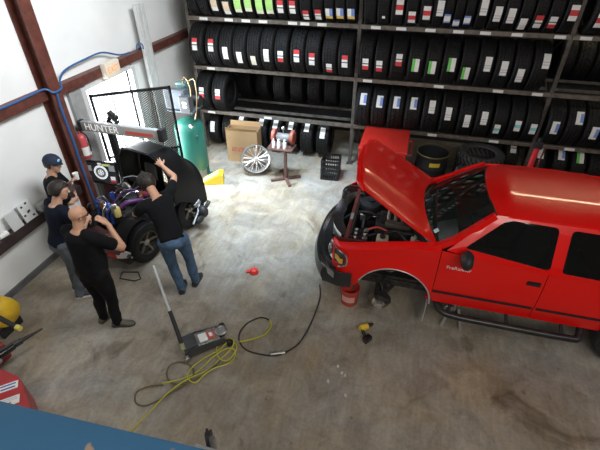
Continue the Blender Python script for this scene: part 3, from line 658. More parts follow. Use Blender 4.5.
# ------------------------------------------------------------------ floor jack and floor clutter
JX = V((-2.19, 2.60, 0)); jdir = atan2(2.97 - 2.60, -1.80 + 2.19)
fj = thing('floor_jack', 'grey trolley jack with an upright silver handle on the open floor', 'floor jack', JX, jdir)
JB = mat('jack dark grey', (.075, .08, .085), .4, .3, var=.2)
Lj = .56
for s_ in (-1, 1):
    MB().prism([(0, .05), (.1, .15), (.2, .16), (Lj - .06, .1), (Lj, .06), (Lj - .03, .03), (.05, .03)], s_ * .115 - .008, s_ * .115 + .008, Matrix.Rotation(pi / 2, 4, 'X')).build('side_plate', JB, fj, sm=False)
MB().box((.1, 0, .12), (.17, .21, .12), bev=.012).build('hydraulic_housing', JB, fj)
pl = MB().box((.32, 0, .135), (.27, .2, .012), ry(.1), bev=.004).build('cover_plate', STEEL, fj, sm=False)
g = MB().use(WHITE).box((.27, 0, .146), (.1, .13, .003), ry(.1)).use(mat('decal red', (.55, .1, .08), .5)).box((.37, 0, .137), (.09, .12, .003), ry(.1)).use(WHITE).box((.37, .01, .1385), (.04, .06, .003), ry(.1)).build('decal', None, fj, sm=False)
MB().box((.4, 0, .1), (.26, .08, .05), ry(.1), bev=.008).build('lift_arm', DSTEEL, fj, sm=False)
MB().lathe([(0, 0), (.07, 0), (.075, .01), (.075, .03), (.06, .035), (.05, .022), (0, .022)], (.5, 0, .12), n=24).build('saddle', STEEL, fj)
for s_ in (-1, 1):
    MB().cyl((Lj - .01, s_ * .13, .04), (Lj - .01, s_ * .17, .04), .04).build('front_wheel', DSTEEL, fj)
    MB().cyl((.03, s_ * .14, .04), (.03, s_ * .165, .04), .04).box((.03, s_ * .14, .07), (.04, .02, .06)).build('rear_caster', STEEL, fj)
MB().cyl((.02, -.1, .16), (.02, .1, .16), .03).build('handle_socket', mat('olive socket', (.34, .36, .2), .4, .4), fj)
# handle in jack axes: the upper end leans away toward the work
hv = V((-2.72, 3.14, .83)) - JX; c_, s__ = cos(-jdir), sin(-jdir); ht = V((hv.x * c_ - hv.y * s__, hv.x * s__ + hv.y * c_, hv.z)); h0 = V((.02, 0, .16))
MB().tube([h0, h0.lerp(ht, .42)], .024, 14).build('handle_grip', RUBP, fj)
MB().tube([h0.lerp(ht, .42), ht], .018, 14).build('handle_tube', mat('silver tube', (.62, .64, .66), .3, .6), fj)
YH = mat('yellow air hose', (.50, .46, .05), .4); OH = mat('dirty olive hose', (.12, .10, .045), .5); BH = mat('black hose', (.03, .028, .026), .5)
random.seed(3)
def fl(x, y, z=.014): return V((x, y, z))
yh = thing('extension_hose', 'tangled yellow air hose lying on the floor beside the trolley jack', 'hose', (-1.9, 2.4, 0))
o0 = V((-1.9, 2.4, 0))
pts = [(-2.25, 1.6), (-2.16, 1.85), (-2.08, 2.08), (-1.95, 2.28), (-1.80, 2.46), (-1.72, 2.62), (-1.64, 2.8), (-1.66, 2.92), (-1.76, 2.93), (-1.82, 2.84), (-1.80, 2.72), (-1.7, 2.62), (-1.62, 2.66), (-1.58, 2.8), (-1.62, 2.88), (-1.72, 2.86), (-1.78, 2.76), (-1.9, 2.6), (-1.98, 2.42), (-1.96, 2.3), (-1.86, 2.28), (-1.8, 2.4), (-1.72, 2.5), (-1.6, 2.58), (-1.56, 2.7), (-1.6, 2.8), (-1.7, 2.78), (-1.8, 2.62), (-1.9, 2.42), (-2.0, 2.3), (-2.1, 2.22), (-2.2, 2.16)]
MB().tube([fl(*p, .012 + .012 * (i % 4)) - o0 for i, p in enumerate(pts)], .0085, 8, 6).build('yellow_coil', YH, yh)
pts = [(-2.2, 2.16), (-2.33, 2.1), (-2.42, 2.0), (-2.38, 1.9), (-2.26, 1.88), (-2.16, 1.95), (-2.06, 2.1), (-1.96, 2.22), (-1.92, 2.36), (-2.0, 2.46), (-2.14, 2.48), (-2.24, 2.4), (-2.22, 2.28), (-2.1, 2.2), (-1.98, 2.22), (-1.86, 2.34), (-1.76, 2.5), (-1.7, 2.62)]
MB().tube([fl(*p, .012 + .009 * (i % 3)) - o0 for i, p in enumerate(pts)], .0085, 8, 6).build('dirty_loop', OH, yh)
bh = thing('rubber_hose', 'thin black hose curving over the floor from the truck to the jack', 'hose', (-1.1, 3.0, 0))
o0 = V((-1.1, 3.0, 0))
pts = [(-.86, 4.16), (-.80, 3.92), (-.80, 3.6), (-.83, 3.3), (-.9, 3.06), (-1.08, 2.87), (-1.3, 2.83), (-1.48, 2.85), (-1.6, 2.95), (-1.64, 3.08), (-1.6, 3.24), (-1.47, 3.37), (-1.34, 3.36)]
MB().tube([fl(*p) - o0 for p in pts], .0095, 8, 6).build('hose', BH, bh)
MB().tube([fl(-1.34, 3.36) - o0, fl(-1.29, 3.27) - o0, fl(-1.33, 3.12) - o0, fl(-1.47, 3.0) - o0, fl(-1.6, 2.93) - o0], .0105, 8, 6).build('yellow_end', YH, bh)
cpl = MB().cyl(fl(-1.16, 2.86, .018) - o0, fl(-1.0, 2.93, .018) - o0, .02).build('coupling', STEEL, bh)
# impact wrench
iw = thing('impact_wrench', 'yellow and black cordless impact wrench lying near the front hub', 'impact wrench', (-.16, 3.52, 0), .9)
MB().tube([(.08, -.02, .045), (0, 0, .045), (-.03, 0, .045)], [.036, .042, .04], 14).build('motor_housing', mat('tool yellow', (.8, .55, .05), .4), iw)
MB().tube([(.08, -.02, .045), (.13, -.03, .045), (.16, -.036, .045)], [.03, .022, .012], 12).build('nose', DSTEEL, iw)
MB().tube([(-.01, -.01, .04), (-.05, -.1, .035), (-.06, -.13, .035)], [.022, .02, .022], 10).build('grip', BLK, iw)
MB().box((-.065, -.16, .04), (.11, .07, .075), bev=.01).build('battery', GBLK, iw)
for i, (x, y, lb) in enumerate(((-.25, 2.81, 'lug nut at the right of the two close together on the floor'), (-.35, 2.91, 'lug nut farthest from the camera in the loose group on the floor'), (-.29, 2.835, 'lug nut at the left of the two close together on the floor'), (-.42, 2.69, 'lug nut leftmost in the loose group on the floor'), (-.2, 2.57, 'lug nut nearest the camera in the loose group on the floor'))):
    o = MB().lathe([(.007, 0), (.016, 0), (.018, .006), (.015, .03), (.008, .036), (.007, .03)], n=6, closed=True).build('lug_nut', mat('bright zinc', (.72, .71, .68), .4, .3), loc=(x, y, 0), rot=(0, 0, i * 1.3), sm=False); tag(o, lb, 'lug nut', 'lug nuts scattered on the floor')
rd = thing('jack_pad', 'small bright red cap lying alone on the middle of the floor', 'cap', (-1.86, 4.17, 0), .4)
MB().lathe([(0, .0), (.06, 0), (.07, .012), (.05, .06), (.03, .065), (0, .05)], n=20).build('cap', mat('bright red plastic', (.7, .04, .03), .4), rd)
MB().box((-.07, .02, .02), (.08, .05, .03), bev=.008).build('tab', mat('bright red plastic', (.7, .04, .03), .4), rd)
wl = MB().tube([(-3.75, 3.66, .012), (-3.52, 3.72, .012), (-3.40, 3.60, .012), (-3.46, 3.54, .012), (-3.7, 3.53, .012), (-3.75, 3.66, .012)], .009, 6).build('wire_frame', BLK); tag(wl, 'flat black wire loop on the floor between the bald man and the black car', 'wire frame')
bk = thing('bucket', 'clear red plastic bucket on the floor under the front bumper', 'bucket', (-.40, 3.96, 0))
RP = mat('translucent red plastic', (.75, .10, .07), .25, trans=.35)
MB().lathe([(0, .004), (.10, .004), (.11, .02), (.125, .27), (.132, .275), (.132, .285), (.118, .285), (.104, .025), (0, .02)], n=28).build('shell', RP, bk)
MB().grid(lambda u, v: (.1205 * sin(mix(-.9, .7, u)), -.1205 * cos(mix(-.9, .7, u)), mix(.1, .2, v)), 10, 1).build('clear_band', mat('pale scratched band', (.72, .38, .34), .4), bk)
js = thing('jack_stand', 'silver legged jack stand holding the truck frame behind the front wheel', 'jack stand', (.93, 3.98, 0))
for sx in (-1, 1):
    for sy in (-1, 1): MB().tube([(sx * .12, sy * .12, .0), (sx * .04, sy * .04, .28)], [.022, .016], 6).build('leg', ALU, js)
MB().cyl((0, 0, .2), (0, 0, .36), .022).build('ratchet_post', STEEL, js)
MB().box((0, 0, .375), (.12, .05, .03), bev=.006).build('saddle', STEEL, js)
# ------------------------------------------------------------------ the red pickup (front toward -x)
TK = thing('pickup_truck', 'red extended-cab pickup with raised hood and front wheel removed', 'truck', (.03, 4.66, 0), .008)
GLASS = bpy.data.materials.new('tinted glass'); GLASS.use_nodes = True; nt = GLASS.node_tree; b = nt.nodes['Principled BSDF']
b.inputs['Base Color'].default_value = (.008, .009, .009, 1); b.inputs['Roughness'].default_value = .05; b.inputs['Alpha'].default_value = .9; b.inputs['Specular IOR Level'].default_value = .45
WGLASS = bpy.data.materials.new('windshield glass'); WGLASS.use_nodes = True; nt = WGLASS.node_tree; b = nt.nodes['Principled BSDF']
b.inputs['Base Color'].default_value = (.012, .02, .017, 1); b.inputs['Roughness'].default_value = .02; b.inputs['Alpha'].default_value = .8; b.inputs['Specular IOR Level'].default_value = .7
SEAL = mat('black rubber seal', (.012, .012, .013), .5)
AX, AZ, AR = .09, .43, .455
def arch(x, cx=AX, rr=AR):
    d = rr * rr - (x - cx) ** 2
    return AZ + sqrt(d) if d > 0 else -1
def zt(x): return mix(1.02, 1.215, smooth((x + .72) / 1.2)) if x < .52 else mix(1.235, 1.115, (x - .52) / 2)
def zb(x):
    base = .50 if x < AX - .2 else .44
    return max(base, arch(x))
def smooth2(t): return t ** 1.35
def hw(x):
    w = .87
    if x < -.48: w -= .17 * ((-.48 - x) / .24) ** 2
    return w
def side_y(x, t):      # t 0 bottom .. 1 top
    w = hw(x) - .035 * (1 - smooth(t / .35)) - .02 * smooth((t - .55) / .45)
    return w
def side_panel(name, x0, x1, sgn, nx, top=zt, bot=zb, nz=9, m=RED, flare=True, parent=TK):
    def fn(u, v):
        x = mix(x0, x1, u); zb_ = bot(x); zt_ = top(x); z = mix(zb_, zt_, v)
        t = (z - .44) / (zt_ - .44)
        y = side_y(x, t)
        if flare:
            r = sqrt((x - AX) ** 2 + (z - AZ) ** 2); y += .022 * (1 - smooth((r - AR) / .16)) if z > AZ - .2 else 0
        return (x, sgn * y, z)
    return MB().grid(fn, nx, nz, .012)
for sg in (-1, 1):
    f_ = side_panel('fender', -.70, .545, sg, 64)
    # shoulder to the hood line
    f_.grid(lambda u, v: (mix(-.70, .545, u), sg * mix(side_y(mix(-.70, .545, u), 1), min(.735, side_y(mix(-.7, .545, u), 1) - .06), v), zt(mix(-.70, .545, u)) + .03 * sin(v * pi / 2)), 30, 4)
    # front closing edge by the head lamp
    f_.build('fender', RED, TK, angle=60)
    dr = side_panel('door', .553, 1.665, sg, 30, flare=False).build('door', RED, TK, angle=60)
    MB().prism(rounded([(1.49, .945), (1.635, .945), (1.635, 1.02), (1.49, 1.02)], .02), 0, .006, Matrix.Translation((0, sg * .858, 0)) @ Matrix.Rotation(pi / 2, 4, 'X')).build('handle_recess', SEAL, dr, sm=False)
    MB().box((1.56, sg * .876, .995), (.12, .02, .03), bev=.008).build('door_handle', BLK, dr)
    q = side_panel('cab_quarter', 1.673, 2.52, sg, 24, flare=False).build('cab_quarter', RED, TK, angle=60)
    MB().box((1.10, sg * .874, .64), (1.09, .014, .028), bev=.004).build('side_molding', SEAL, dr, sm=False)
    MB().box((2.1, sg * .874, .64), (.82, .014, .028), bev=.004).build('side_molding', SEAL, q, sm=False)
    # wheel lip trim
    MB().tube([(AX + AR * cos(a), sg * (.885), AZ + AR * sin(a)) for a in [mix(.0, 2.72, k / 30) for k in range(31)]], .011, 6).build('wheel_lip', mat('pale lip trim', (.55, .55, .56), .35, .4), TK)
    # greenhouse side, sloping inwards
    def gy(z, x=1.2): return sg * mix(.852, .60, smooth2(max(0, min(1, (z - 1.12) / .53))))
    lift = lambda x, z: (x, gy(z), z)
    outer = [(.60, 1.235), (.9, 1.2), (1.7, 1.14), (2.55, 1.11), (2.45, 1.645), (1.05, 1.645)]
    w1 = rounded([(.775, 1.29), (1.66, 1.185), (1.665, 1.605), (1.20, 1.615), (1.13, 1.595)], .05)
    w2 = rounded([(1.775, 1.18), (2.33, 1.16), (2.30, 1.59), (1.785, 1.60)], .05)
    MB().poly_holes(outer, [w1, w2], lift, .015).build('cab_side_frame', RED, TK, sm=False)
    for w_, nm in ((w1, 'door_window'), (w2, 'rear_side_window')):
        MB().poly_holes(w_, [], lambda x, z: (x, gy(z) - sg * .008, z)).build(nm, GLASS, TK, sm=False)
        cx = sum(p[0] for p in w_) / len(w_); cz = sum(p[1] for p in w_) / len(w_)
        big = [(cx + (x - cx) * 1.015, cz + (z - cz) * 1.05) for x, z in w_]
        MB().tube([(x, gy(z) + sg * .004, z) for x, z in big + big[:2]], .009, 6).build('window_seal', SEAL, TK)
    # mirrors
    mi = MB().ell((.80, sg * .99, 1.27), (.07, .125, .10), n=20, m=12).box((.83, sg * .89, 1.22), (.09, .08, .05), bev=.015).build('side_mirror', BLK, TK)
    MB().ell((.85, sg * .99, 1.27), (.02, .09, .07)).build('mirror_glass', CHROME, mi)
    # side step
    stp = MB().tube([(.62, sg * .66, .44), (.66, sg * .82, .37), (.80, sg * .91, .33), (1.4, sg * .93, .33), (2.1, sg * .93, .33), (2.22, sg * .9, .35), (2.27, sg * .7, .43)], .042, 12, 6).build('side_step', mat('worn black step', (.03, .03, .03), .3, .3, var=.3), TK)
    for x in (.8, 1.45, 2.05): MB().tube([(x, sg * .91, .34), (x, sg * .7, .44)], .02, 8).build('step_bracket', BLK, stp)
    MB().box((1.3, sg * .58, .43), (3.4, .1, .1), bev=.01).build('frame_rail', DSTEEL, TK, sm=False)
    MB().box((.53, sg * .80, .27), (.012, .2, .32), rz(.1 * sg), bev=.004).build('mud_flap', mat('grey mud flap', (.42, .43, .45), .5), TK, sm=False)
    MB().box((1.25, sg * .78, .45), (1.5, .05, .05), bev=.01).build('rocker_sill', RED, TK, sm=False)
# roof
def rooffn(u, v):
    s = (v - .5) * 2; x0 = .98 + .07 * abs(s) ** 2; x = mix(x0, 2.44 - .10 * s ** 4, u)
    z = 1.715 - .055 * abs(s) ** 3 - .045 * (1 - smooth(u / .16)) - .04 * smooth((u - .88) / .12)
    return (x, s * .605, z)
MB().grid(rooffn, 36, 24, .02).build('roof', RED, TK, angle=60)
for sg in (-1, 1):
    MB().tube([(1.03, sg * .605, 1.632), (1.3, sg * .612, 1.645), (1.9, sg * .612, 1.648), (2.4, sg * .605, 1.62)], .014, 8, 3).build('drip_rail', RED, TK)
    MB().rings([[(x - a * .03, sg * (y + b_), z + a * .02) for a, b_ in ((-1, -.035), (1, -.035), (1, .035), (-1, .035))] for x, y, z in ((.48, .77, 1.215), (.68, .735, 1.34), (.88, .67, 1.51), (1.04, .60, 1.635))]).build('windshield_pillar', RED, TK)
# windshield
def wsfn(u, v):
    s = (v - .5) * 2; xb = .30 + .20 * abs(s) ** 2.4; xt_ = .985 + .06 * s * s
    return (mix(xb, xt_, u), s * mix(.745, .585, u), mix(1.16, 1.655 - .03 * abs(s) ** 3, u) + .02 * sin(pi * u))
MB().grid(wsfn, 14, 18).build('windshield', WGLASS, TK)
bd = MB()
bd.tube([wsfn(0, k / 16) for k in range(17)], .024, 8).tube([wsfn(1, k / 16) for k in range(17)], .012, 8).tube([wsfn(k / 10, .0) for k in range(11)], .016, 8).tube([wsfn(k / 10, 1.0) for k in range(11)], .016, 8)
bd.build('windshield_seal', SEAL, TK)
MB().grid(lambda u, v: (mix(wsfn(0, v)[0] - .10 - .03 * cos((v - .5) * pi), wsfn(0, v)[0] + .005, u), (v - .5) * 1.5, mix(1.15, 1.165, u)), 3, 18, .01).build('cowl', SEAL, TK)
for y0, y1 in ((-.6, -.05), (-.02, .5)): MB().tube([wsfn(-.01, .5 + y0 * .62 + .02), wsfn(.06, .5 + (y0 + y1) * .31), wsfn(.05, .5 + y1 * .62)], .008, 6).build('wiper', BLK, TK)
p = [wsfn(.13, .13), wsfn(.13, .17), wsfn(.2, .17), wsfn(.2, .13)]
MB().face([V(q) + V((-.006, 0, .008)) for q in p]).build('windshield_sticker', mat('pale sticker', (.6, .68, .72), .5), TK, sm=False)
# rear window and cab back
MB().poly_holes([(-.8, .55), (.8, .55), (.8, 1.22), (.58, 1.64), (-.58, 1.64), (-.8, 1.22)], [rounded([(-.58, 1.25), (.58, 1.25), (.48, 1.56), (-.48, 1.56)], .05)], lambda y, z: (2.53 - max(0, z - 1.2) * .22, y, z), .012).build('cab_back', RED, TK, sm=False)
MB().poly_holes(rounded([(-.59, 1.24), (.59, 1.24), (.49, 1.57), (-.49, 1.57)], .05), [], lambda y, z: (2.52 - max(0, z - 1.2) * .22, y, z)).build('rear_window', GLASS, TK, sm=False)
# interior
INT = mat('dark interior', (.03, .03, .032), .7)
MB().box((1.5, 0, .5), (2.0, 1.5, .04)).build('cab_floor', INT, TK, sm=False)
MB().grid(lambda u, v: (mix(.42, .84, u), (v - .5) * 1.36, 1.12 + .05 * sin(pi * min(1, u * 1.2)) - .25 * smooth((u - .8) / .2)), 12, 10, .03).build('dashboard', INT, TK)
SEATM = mat('grey seat cloth', (.20, .20, .19), .85, var=.1)
for sy in (-.38, .38):
    MB().box((1.28, sy, .78), (.5, .52, .16), bev=.05).box((1.56, sy, 1.08), (.14, .5, .56), ry(.25), bev=.05).box((1.64, sy, 1.42), (.09, .26, .16), ry(.2), bev=.035).build('seat', SEATM, TK)
stw = MB().lathe([(.185 + .014 * cos(k), .014 * sin(k)) for k in [j * pi / 4 for j in range(8)]], n=28, closed=True, M=Matrix.Translation((.98, -.38, 1.15)) @ Matrix.Rotation(-1.0, 4, 'Y')).tube([V((.98, -.38, 1.15)), V((.8, -.38, 1.06))], .03, 8).box((.98, -.38, 1.15), (.05, .34, .03), ry(-1.0)).build('steering_wheel', BLK, TK)
MB().box((.9, 0, 1.56), (.03, .2, .06), bev=.01).build('inner_mirror', BLK, TK)
# bed
for sg in (-1, 1):
    def bb(x): return max(.5, arch(x, 2.78, .46))
    MB().grid(lambda u, v: (mix(2.58, 4.2, u), sg * (.865 - .03 * (1 - smooth(v / .3)) - .02 * smooth((v - .6) / .4)), mix(bb(mix(2.58, 4.2, u)), 1.2, v)), 50, 8, .014).grid(lambda u, v: (mix(2.58, 4.2, u), sg * mix(.845, .76, v), 1.2 + .02 * sin(v * pi)), 4, 4).build('bed_side', RED, TK, angle=60)
MB().box((4.19, 0, .86), (.04, 1.6, .66), bev=.01).build('tailgate', RED, TK, sm=False)
MB().box((3.38, 0, .72), (1.6, 1.5, .04)).box((2.62, 0, .95), (.03, 1.6, .5)).build('bed_floor', DSTEEL, TK, sm=False)
# rear wheels
def wheel(x, y, z, sg):
    w_ = MB().lathe([(.2, -.1), (.3, -.125), (.345, -.105), (.362, -.07), (.365, 0), (.362, .07), (.345, .105), (.3, .125), (.2, .1), (.19, 0)], axis='Y', n=48, closed=True).build('wheel', RUBP, TK, loc=(x, y, z))
    MB().lathe([(.2, -.1), (.205, 0), (.2, .1), (.15, .06 * sg), (.13, .07 * sg), (.06, .07 * sg), (0, .085 * sg)], axis='Y', n=32).build('rim', ALU, w_)
for sg in (-1, 1): wheel(2.76, sg * .79, .366, sg)
MB().cyl((2.78, -.7, .37), (2.78, .7, .37), .045).ell((2.78, 0, .37), (.14, .14, .13)).build('rear_axle', DSTEEL, TK)
# front hubs with the wheel off
for sg in (-1, 1):
    hub = MB().lathe([(.05, sg * -.012), (.142, sg * -.012), (.142, sg * .012), (.05, sg * .012)], (-.05, sg * .79, .24), 'Y', 36, closed=True).build('brake_rotor', mat('rusty rotor', (.20, .15, .12), .45, .7, var=.25, scale=20), TK)
    MB().lathe([(.09, sg * .012), (.088, sg * .05), (.06, sg * .055), (.055, sg * .11), (.03, sg * .125), (0, sg * .125)], (-.05, sg * .79, .24), 'Y', 28).build('hub', mat('bright hub', (.75, .73, .7), .25, .9), hub)
    for k in range(6): MB().cyl((-.05 + cos(k * pi / 3) * .07, sg * .84, .24 + sin(k * pi / 3) * .07), (-.05 + cos(k * pi / 3) * .07, sg * .885, .24 + sin(k * pi / 3) * .07), .007, 8).build('wheel_stud', STEEL, hub)
    MB().grid(lambda u, v: (-.05 + mix(.09, .165, v) * cos(mix(.4, 2.0, u)), sg * .79, .24 + mix(.09, .165, v) * sin(mix(.4, 2.0, u))), 12, 2, .09).build('brake_caliper', DSTEEL, hub)
    MB().tube([(-.02, sg * .68, .22), (-.16, sg * .35, .3)], .028, 8).tube([(-.02, sg * .68, .22), (.2, sg * .35, .3)], .028, 8).tube([(0, sg * .66, .5), (-.12, sg * .42, .58)], .022, 8).tube([(0, sg * .66, .5), (.12, sg * .42, .58)], .022, 8).build('control_arm', DSTEEL, TK)
    sp_ = MB().cyl((.04, sg * .52, .27), (.03, sg * .47, .82), .03)
    sp_.tube([(.04 + .07 * cos(k * .7), sg * (.52 - .05 * k / 50) + .07 * sin(k * .7), .33 + .45 * k / 50) for k in range(51)], .011, 6)
    sp_.build('shock_spring', mat('dusty coil', (.14, .13, .12), .5, .4), TK)
    MB().tube([(0, sg * .7, .3), (0, sg * .3, .38)], .03, 10).tube([(-.1, sg * .66, .27), (-.14, sg * .2, .33)], .016, 8).build('drive_shaft', DSTEEL, TK)
    MB().grid(lambda u, v: (AX + (AR + .03) * cos(mix(-.1, pi + .15, u)), sg * mix(.50, .84, v), AZ + (AR + .02) * sin(mix(-.1, pi + .15, u))), 26, 3, .01).build('inner_fender', mat('dusty inner fender', (.035, .034, .033), .8), TK)
    MB().box((-.1, sg * .64, .86), (1.2, .03, .36)).build('bay_side', mat('bay paint', (.09, .012, .01), .6, var=.5), TK, sm=False)
# engine bay
MB().box((.44, 0, .85), (.03, 1.3, .5)).build('firewall', mat('firewall black', (.02, .02, .02), .7), TK, sm=False)
MB().box((-.1, 0, .52), (1.12, 1.26, .04)).build('skid_plate', DSTEEL, TK, sm=False)
en = MB().box((.0, .05, .76), (.5, .34, .36), bev=.04).box((.02, .05, .96), (.42, .22, .1), bev=.03).build('engine_block', DSTEEL, TK)
MB().box((.05, -.12, .98), (.34, .1, .07), bev=.03).build('valve_cover', mat('cast cover', (.20, .18, .16), .4, .6, var=.2), en)
for k in range(4): MB().tube([(-.08 + k * .09, -.05, .99), (-.08 + k * .09, .08, 1.06), (-.08 + k * .09, .22, 1.0)], .026, 10, 4).build('intake_runner', mat('dusty aluminium', (.30, .25, .22), .5, .6), en)
MB().box((.1, .3, 1.0), (.34, .14, .12), bev=.03).build('plenum', mat('brown plenum', (.16, .12, .10), .5, .3, var=.3), en)
ac = MB().lathe([(0, 0), (.15, 0), (.165, .03), (.165, .12), (.15, .15), (.05, .17), (.05, .19), (0, .19)], (-.36, .34, .84), n=32).build('air_cleaner', BLK, TK)
MB().tube([(-.24, .34, .95), (-.1, .36, 1.02), (.02, .3, 1.03)], .045, 12, 5).build('intake_duct', RUBP, ac)
ba = MB().box((-.40, -.43, .88), (.19, .25, .2), bev=.01).build('battery', GBLK, TK)
for k in range(6): MB().cyl((-.46 + .11 * (k % 2), -.52 + .085 * (k // 2), .98), (-.46 + .11 * (k % 2), -.52 + .085 * (k // 2), .995), .018, 10).build('cell_cap', mat('grey cap', (.45, .43, .38), .5), ba)
for k, y in enumerate((-.53, -.35)): MB().box((-.33, y, 1.0), (.05, .05, .03), bev=.006).build('terminal_clamp', STEEL, ba)
MB().tube([(-.33, -.35, 1.0), (-.2, -.3, 1.03), (-.05, -.3, .98)], .014, 8, 5).build('battery_cable', mat('red cable', (.5, .05, .04), .4), ba)
MB().box((-.12, -.47, .93), (.15, .16, .16), bev=.025).build('washer_tank', mat('yellowed plastic', (.42, .37, .28), .5), TK)
MB().cyl((-.12, -.47, 1.01), (-.12, -.47, 1.035), .035).build('tank_cap', BLK, TK)
MB().box((.28, -.42, .98), (.12, .1, .1), bev=.02).cyl((.28, -.42, 1.03), (.28, -.42, 1.07), .03).build('brake_reservoir', mat('pale reservoir', (.46, .42, .34), .5), TK)
MB().lathe([(0, 0), (.11, 0), (.12, .03), (.1, .09), (0, .1)], (.43, -.42, .95), n=24, M=Matrix.Rotation(-pi / 2, 4, 'Y')).build('brake_booster', BLK, TK)
for a in ([(-.5, .1, .95), (-.35, .05, 1.0), (-.2, .05, .95)], [(-.5, -.2, .75), (-.3, -.2, .8), (-.15, -.1, .8)], [(.0, -.3, 1.0), (.15, -.36, 1.04), (.4, -.3, 1.02)], [(-.1, -.4, 1.02), (.05, -.33, 1.03), (.2, -.5, 1.0)], [(.1, .4, 1.0), (.2, .5, 1.03), (.4, .45, 1.05)]): MB().tube(a, .02, 8, 6).build('bay_hose', RUBP, TK)
MB().lathe([(0, 0), (.2, 0), (.2, .03), (0, .03)], (-.42, 0, .75), n=28, M=Matrix.Rotation(pi / 2, 4, 'Y')).build('fan', BLK, TK)
MB().box((-.70, 0, .60), (.3, 1.2, .03)).build('air_dam', BLK, TK, sm=False)
MB().box((-.53, 0, .78), (.05, .9, .42), bev=.008).build('radiator', DSTEEL, TK, sm=False)
MB().box((-.56, 0, .99), (.05, 1.3, .03), bev=.008).build('radiator_support', mat('faded red support', (.13, .025, .02), .5, var=.3), TK, sm=False)
MB().box((-.56, -.1, 1.007), (.04, .14, .006)).build('support_label', mat('pale label', (.25, .25, .24), .6), TK, sm=False)
# front end: curved in plan
def plan(s, depth):   # s -1..1 across the nose
    return (-depth + .20 * abs(s) ** 2.6 + .05 * max(0, abs(s) - .85), )
def nose(s, depth, half): return V((plan(s, depth)[0], s * half, 0))
def noseband(name, depth, half, z0, z1, th, m, s0=-1, s1=1, n=28, back=None, parent=TK, bulge=0):
    def ring(s):
        p = nose(s, depth, half)
        return [(p.x, p.y, z0), (p.x - bulge, p.y, mix(z0, z1, .35)), (p.x - bulge, p.y, mix(z0, z1, .65)), (p.x, p.y, z1), (p.x + th, p.y * (1 - .0), z1), (p.x + th, p.y, z0)]
    return MB().rings([ring(mix(s0, s1, k / n)) for k in range(n + 1)]).build(name, m, parent, angle=50)
noseband('grille', .80, .50, .72, .98, .06, BLK, -1, 1)
noseband('grille_surround', .815, .54, .955, 1.0, .14, CHROME)
noseband('grille_surround', .825, .54, .70, .735, .05, CHROME)
for k in range(3): noseband('grille_bar', .81, .50, .775 + k * .055, .79 + k * .055, .03, mat('grille grey', (.2, .2, .21), .35, .6))
noseband('bumper', 1.0, .82, .44, .66, .16, mat('black bumper', (.022, .024, .027), .4, coat=.2), bulge=.03)
noseband('bumper_top', .99, .80, .655, .685, .2, mat('bumper top black', (.014, .014, .015), .3, coat=.4))
noseband('bumper_trim', .962, .70, .684, .70, .05, CHROME)
for sg in (-1, 1):
    MB().grid(lambda u, v: (mix(-.80, -.42, u), sg * (mix(.82, .885, smooth(u * 1.6)) + .015 * sin(pi * v)), mix(.43, .665, v) + .03 * u), 12, 6, .03).build('bumper_corner', mat('black bumper', (.022, .024, .027), .4), TK)
    MB().grid(lambda u, v: (mix(-.86, -.68, u) , sg * mix(.60, .865, u) , .69 - .02 * v + 0 * u), 6, 2, .02).build('corner_chrome', CHROME, TK)
    MB().grid(lambda u, v: (mix(-.83, -.64, u) - .004, sg * mix(.76, .915, u), mix(.60, .70, v)), 6, 3, .012).build('bumper_chrome_pad', mat('dull chrome', (.5, .5, .5), .25, .9), TK)
    hl = MB().grid(lambda u, v: (-.77 + .04 * (1 - cos(u * 1.4)) + .02 * v + .13 * u ** 2, sg * mix(.53, .80, u), mix(.73, .99, v)), 10, 6, .05).build('headlight', mat('headlight chrome', (.5, .5, .5), .1, 1), TK)
    MB().ell((-.73, sg * .64, .86), (.04, .085, .085)).build('lamp_bowl', mat('lamp lens', (.22, .23, .24), .08, .6), hl)
    cl = MB().grid(lambda u, v: (-.665 + .15 * u, sg * (mix(.79, .876, smooth(u * 1.3))), mix(.78, .97, v)), 8, 5, .02).build('corner_lamp', mat('dark lamp', (.05, .05, .05), .15), TK)
    MB().grid(lambda u, v: (-.655 + .11 * u, sg * (mix(.80, .888, smooth(u * 1.3))), mix(.83, .90, v)), 8, 3, .008).build('amber_lens', mat('amber lens', (.85, .42, .04), .2), cl)
    MB().tube([(-.68, sg * .77, .99), (-.58, sg * .86, 1.0), (-.5, sg * .89, .96), (-.5, sg * .885, .82), (-.6, sg * .85, .745)], .012, 8, 4).build('lamp_trim', CHROME, TK)
# raised hood
HA = radians(32)
hood = MB()
def hoodfn(u, v):
    s = (v - .5) * 2
    x0 = -.20 * (1 - abs(s) ** 2.2); Lh = 1.20 + .03 * (1 - s * s)
    half = mix(.735, .64, u ** 1.4)
    d = mix(-x0 * -1, Lh, u) if False else mix(-x0, Lh, u)
    z = .05 * (1 - s * s) + .02 * smooth((.52 - abs(s)) / .12) * smooth(u * 4) - .06 * smooth((u - .9) / .1) - .02 * smooth((abs(s) - .9) / .1)
    if abs(s) > .9 and u > .86: d -= (abs(s) - .9) * .8 * (u - .86) / .14
    return (-d * cos(HA) - z * sin(HA) * 1, s * half, d * sin(HA) + z * cos(HA))
hd_ = MB().grid(hoodfn, 36, 32, .018).build('hood', RED, TK, loc=(.50, 0, 1.215), angle=50)
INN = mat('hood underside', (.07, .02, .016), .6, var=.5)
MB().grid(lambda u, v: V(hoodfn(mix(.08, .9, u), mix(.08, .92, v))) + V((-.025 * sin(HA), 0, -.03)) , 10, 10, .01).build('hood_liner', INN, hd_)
MB().tube([(-.50, .55, 1.0), (-.46, .52, 1.79)], .007, 6).build('prop_rod', STEEL, TK)
# script badge on the door front
text('PreRunner', .062, mat('badge white', (.8, .8, .8), .3), 'script_badge', TK, basis((.77, -.866, 1.03), (1, 0, -.02), (0, .05, 1)))
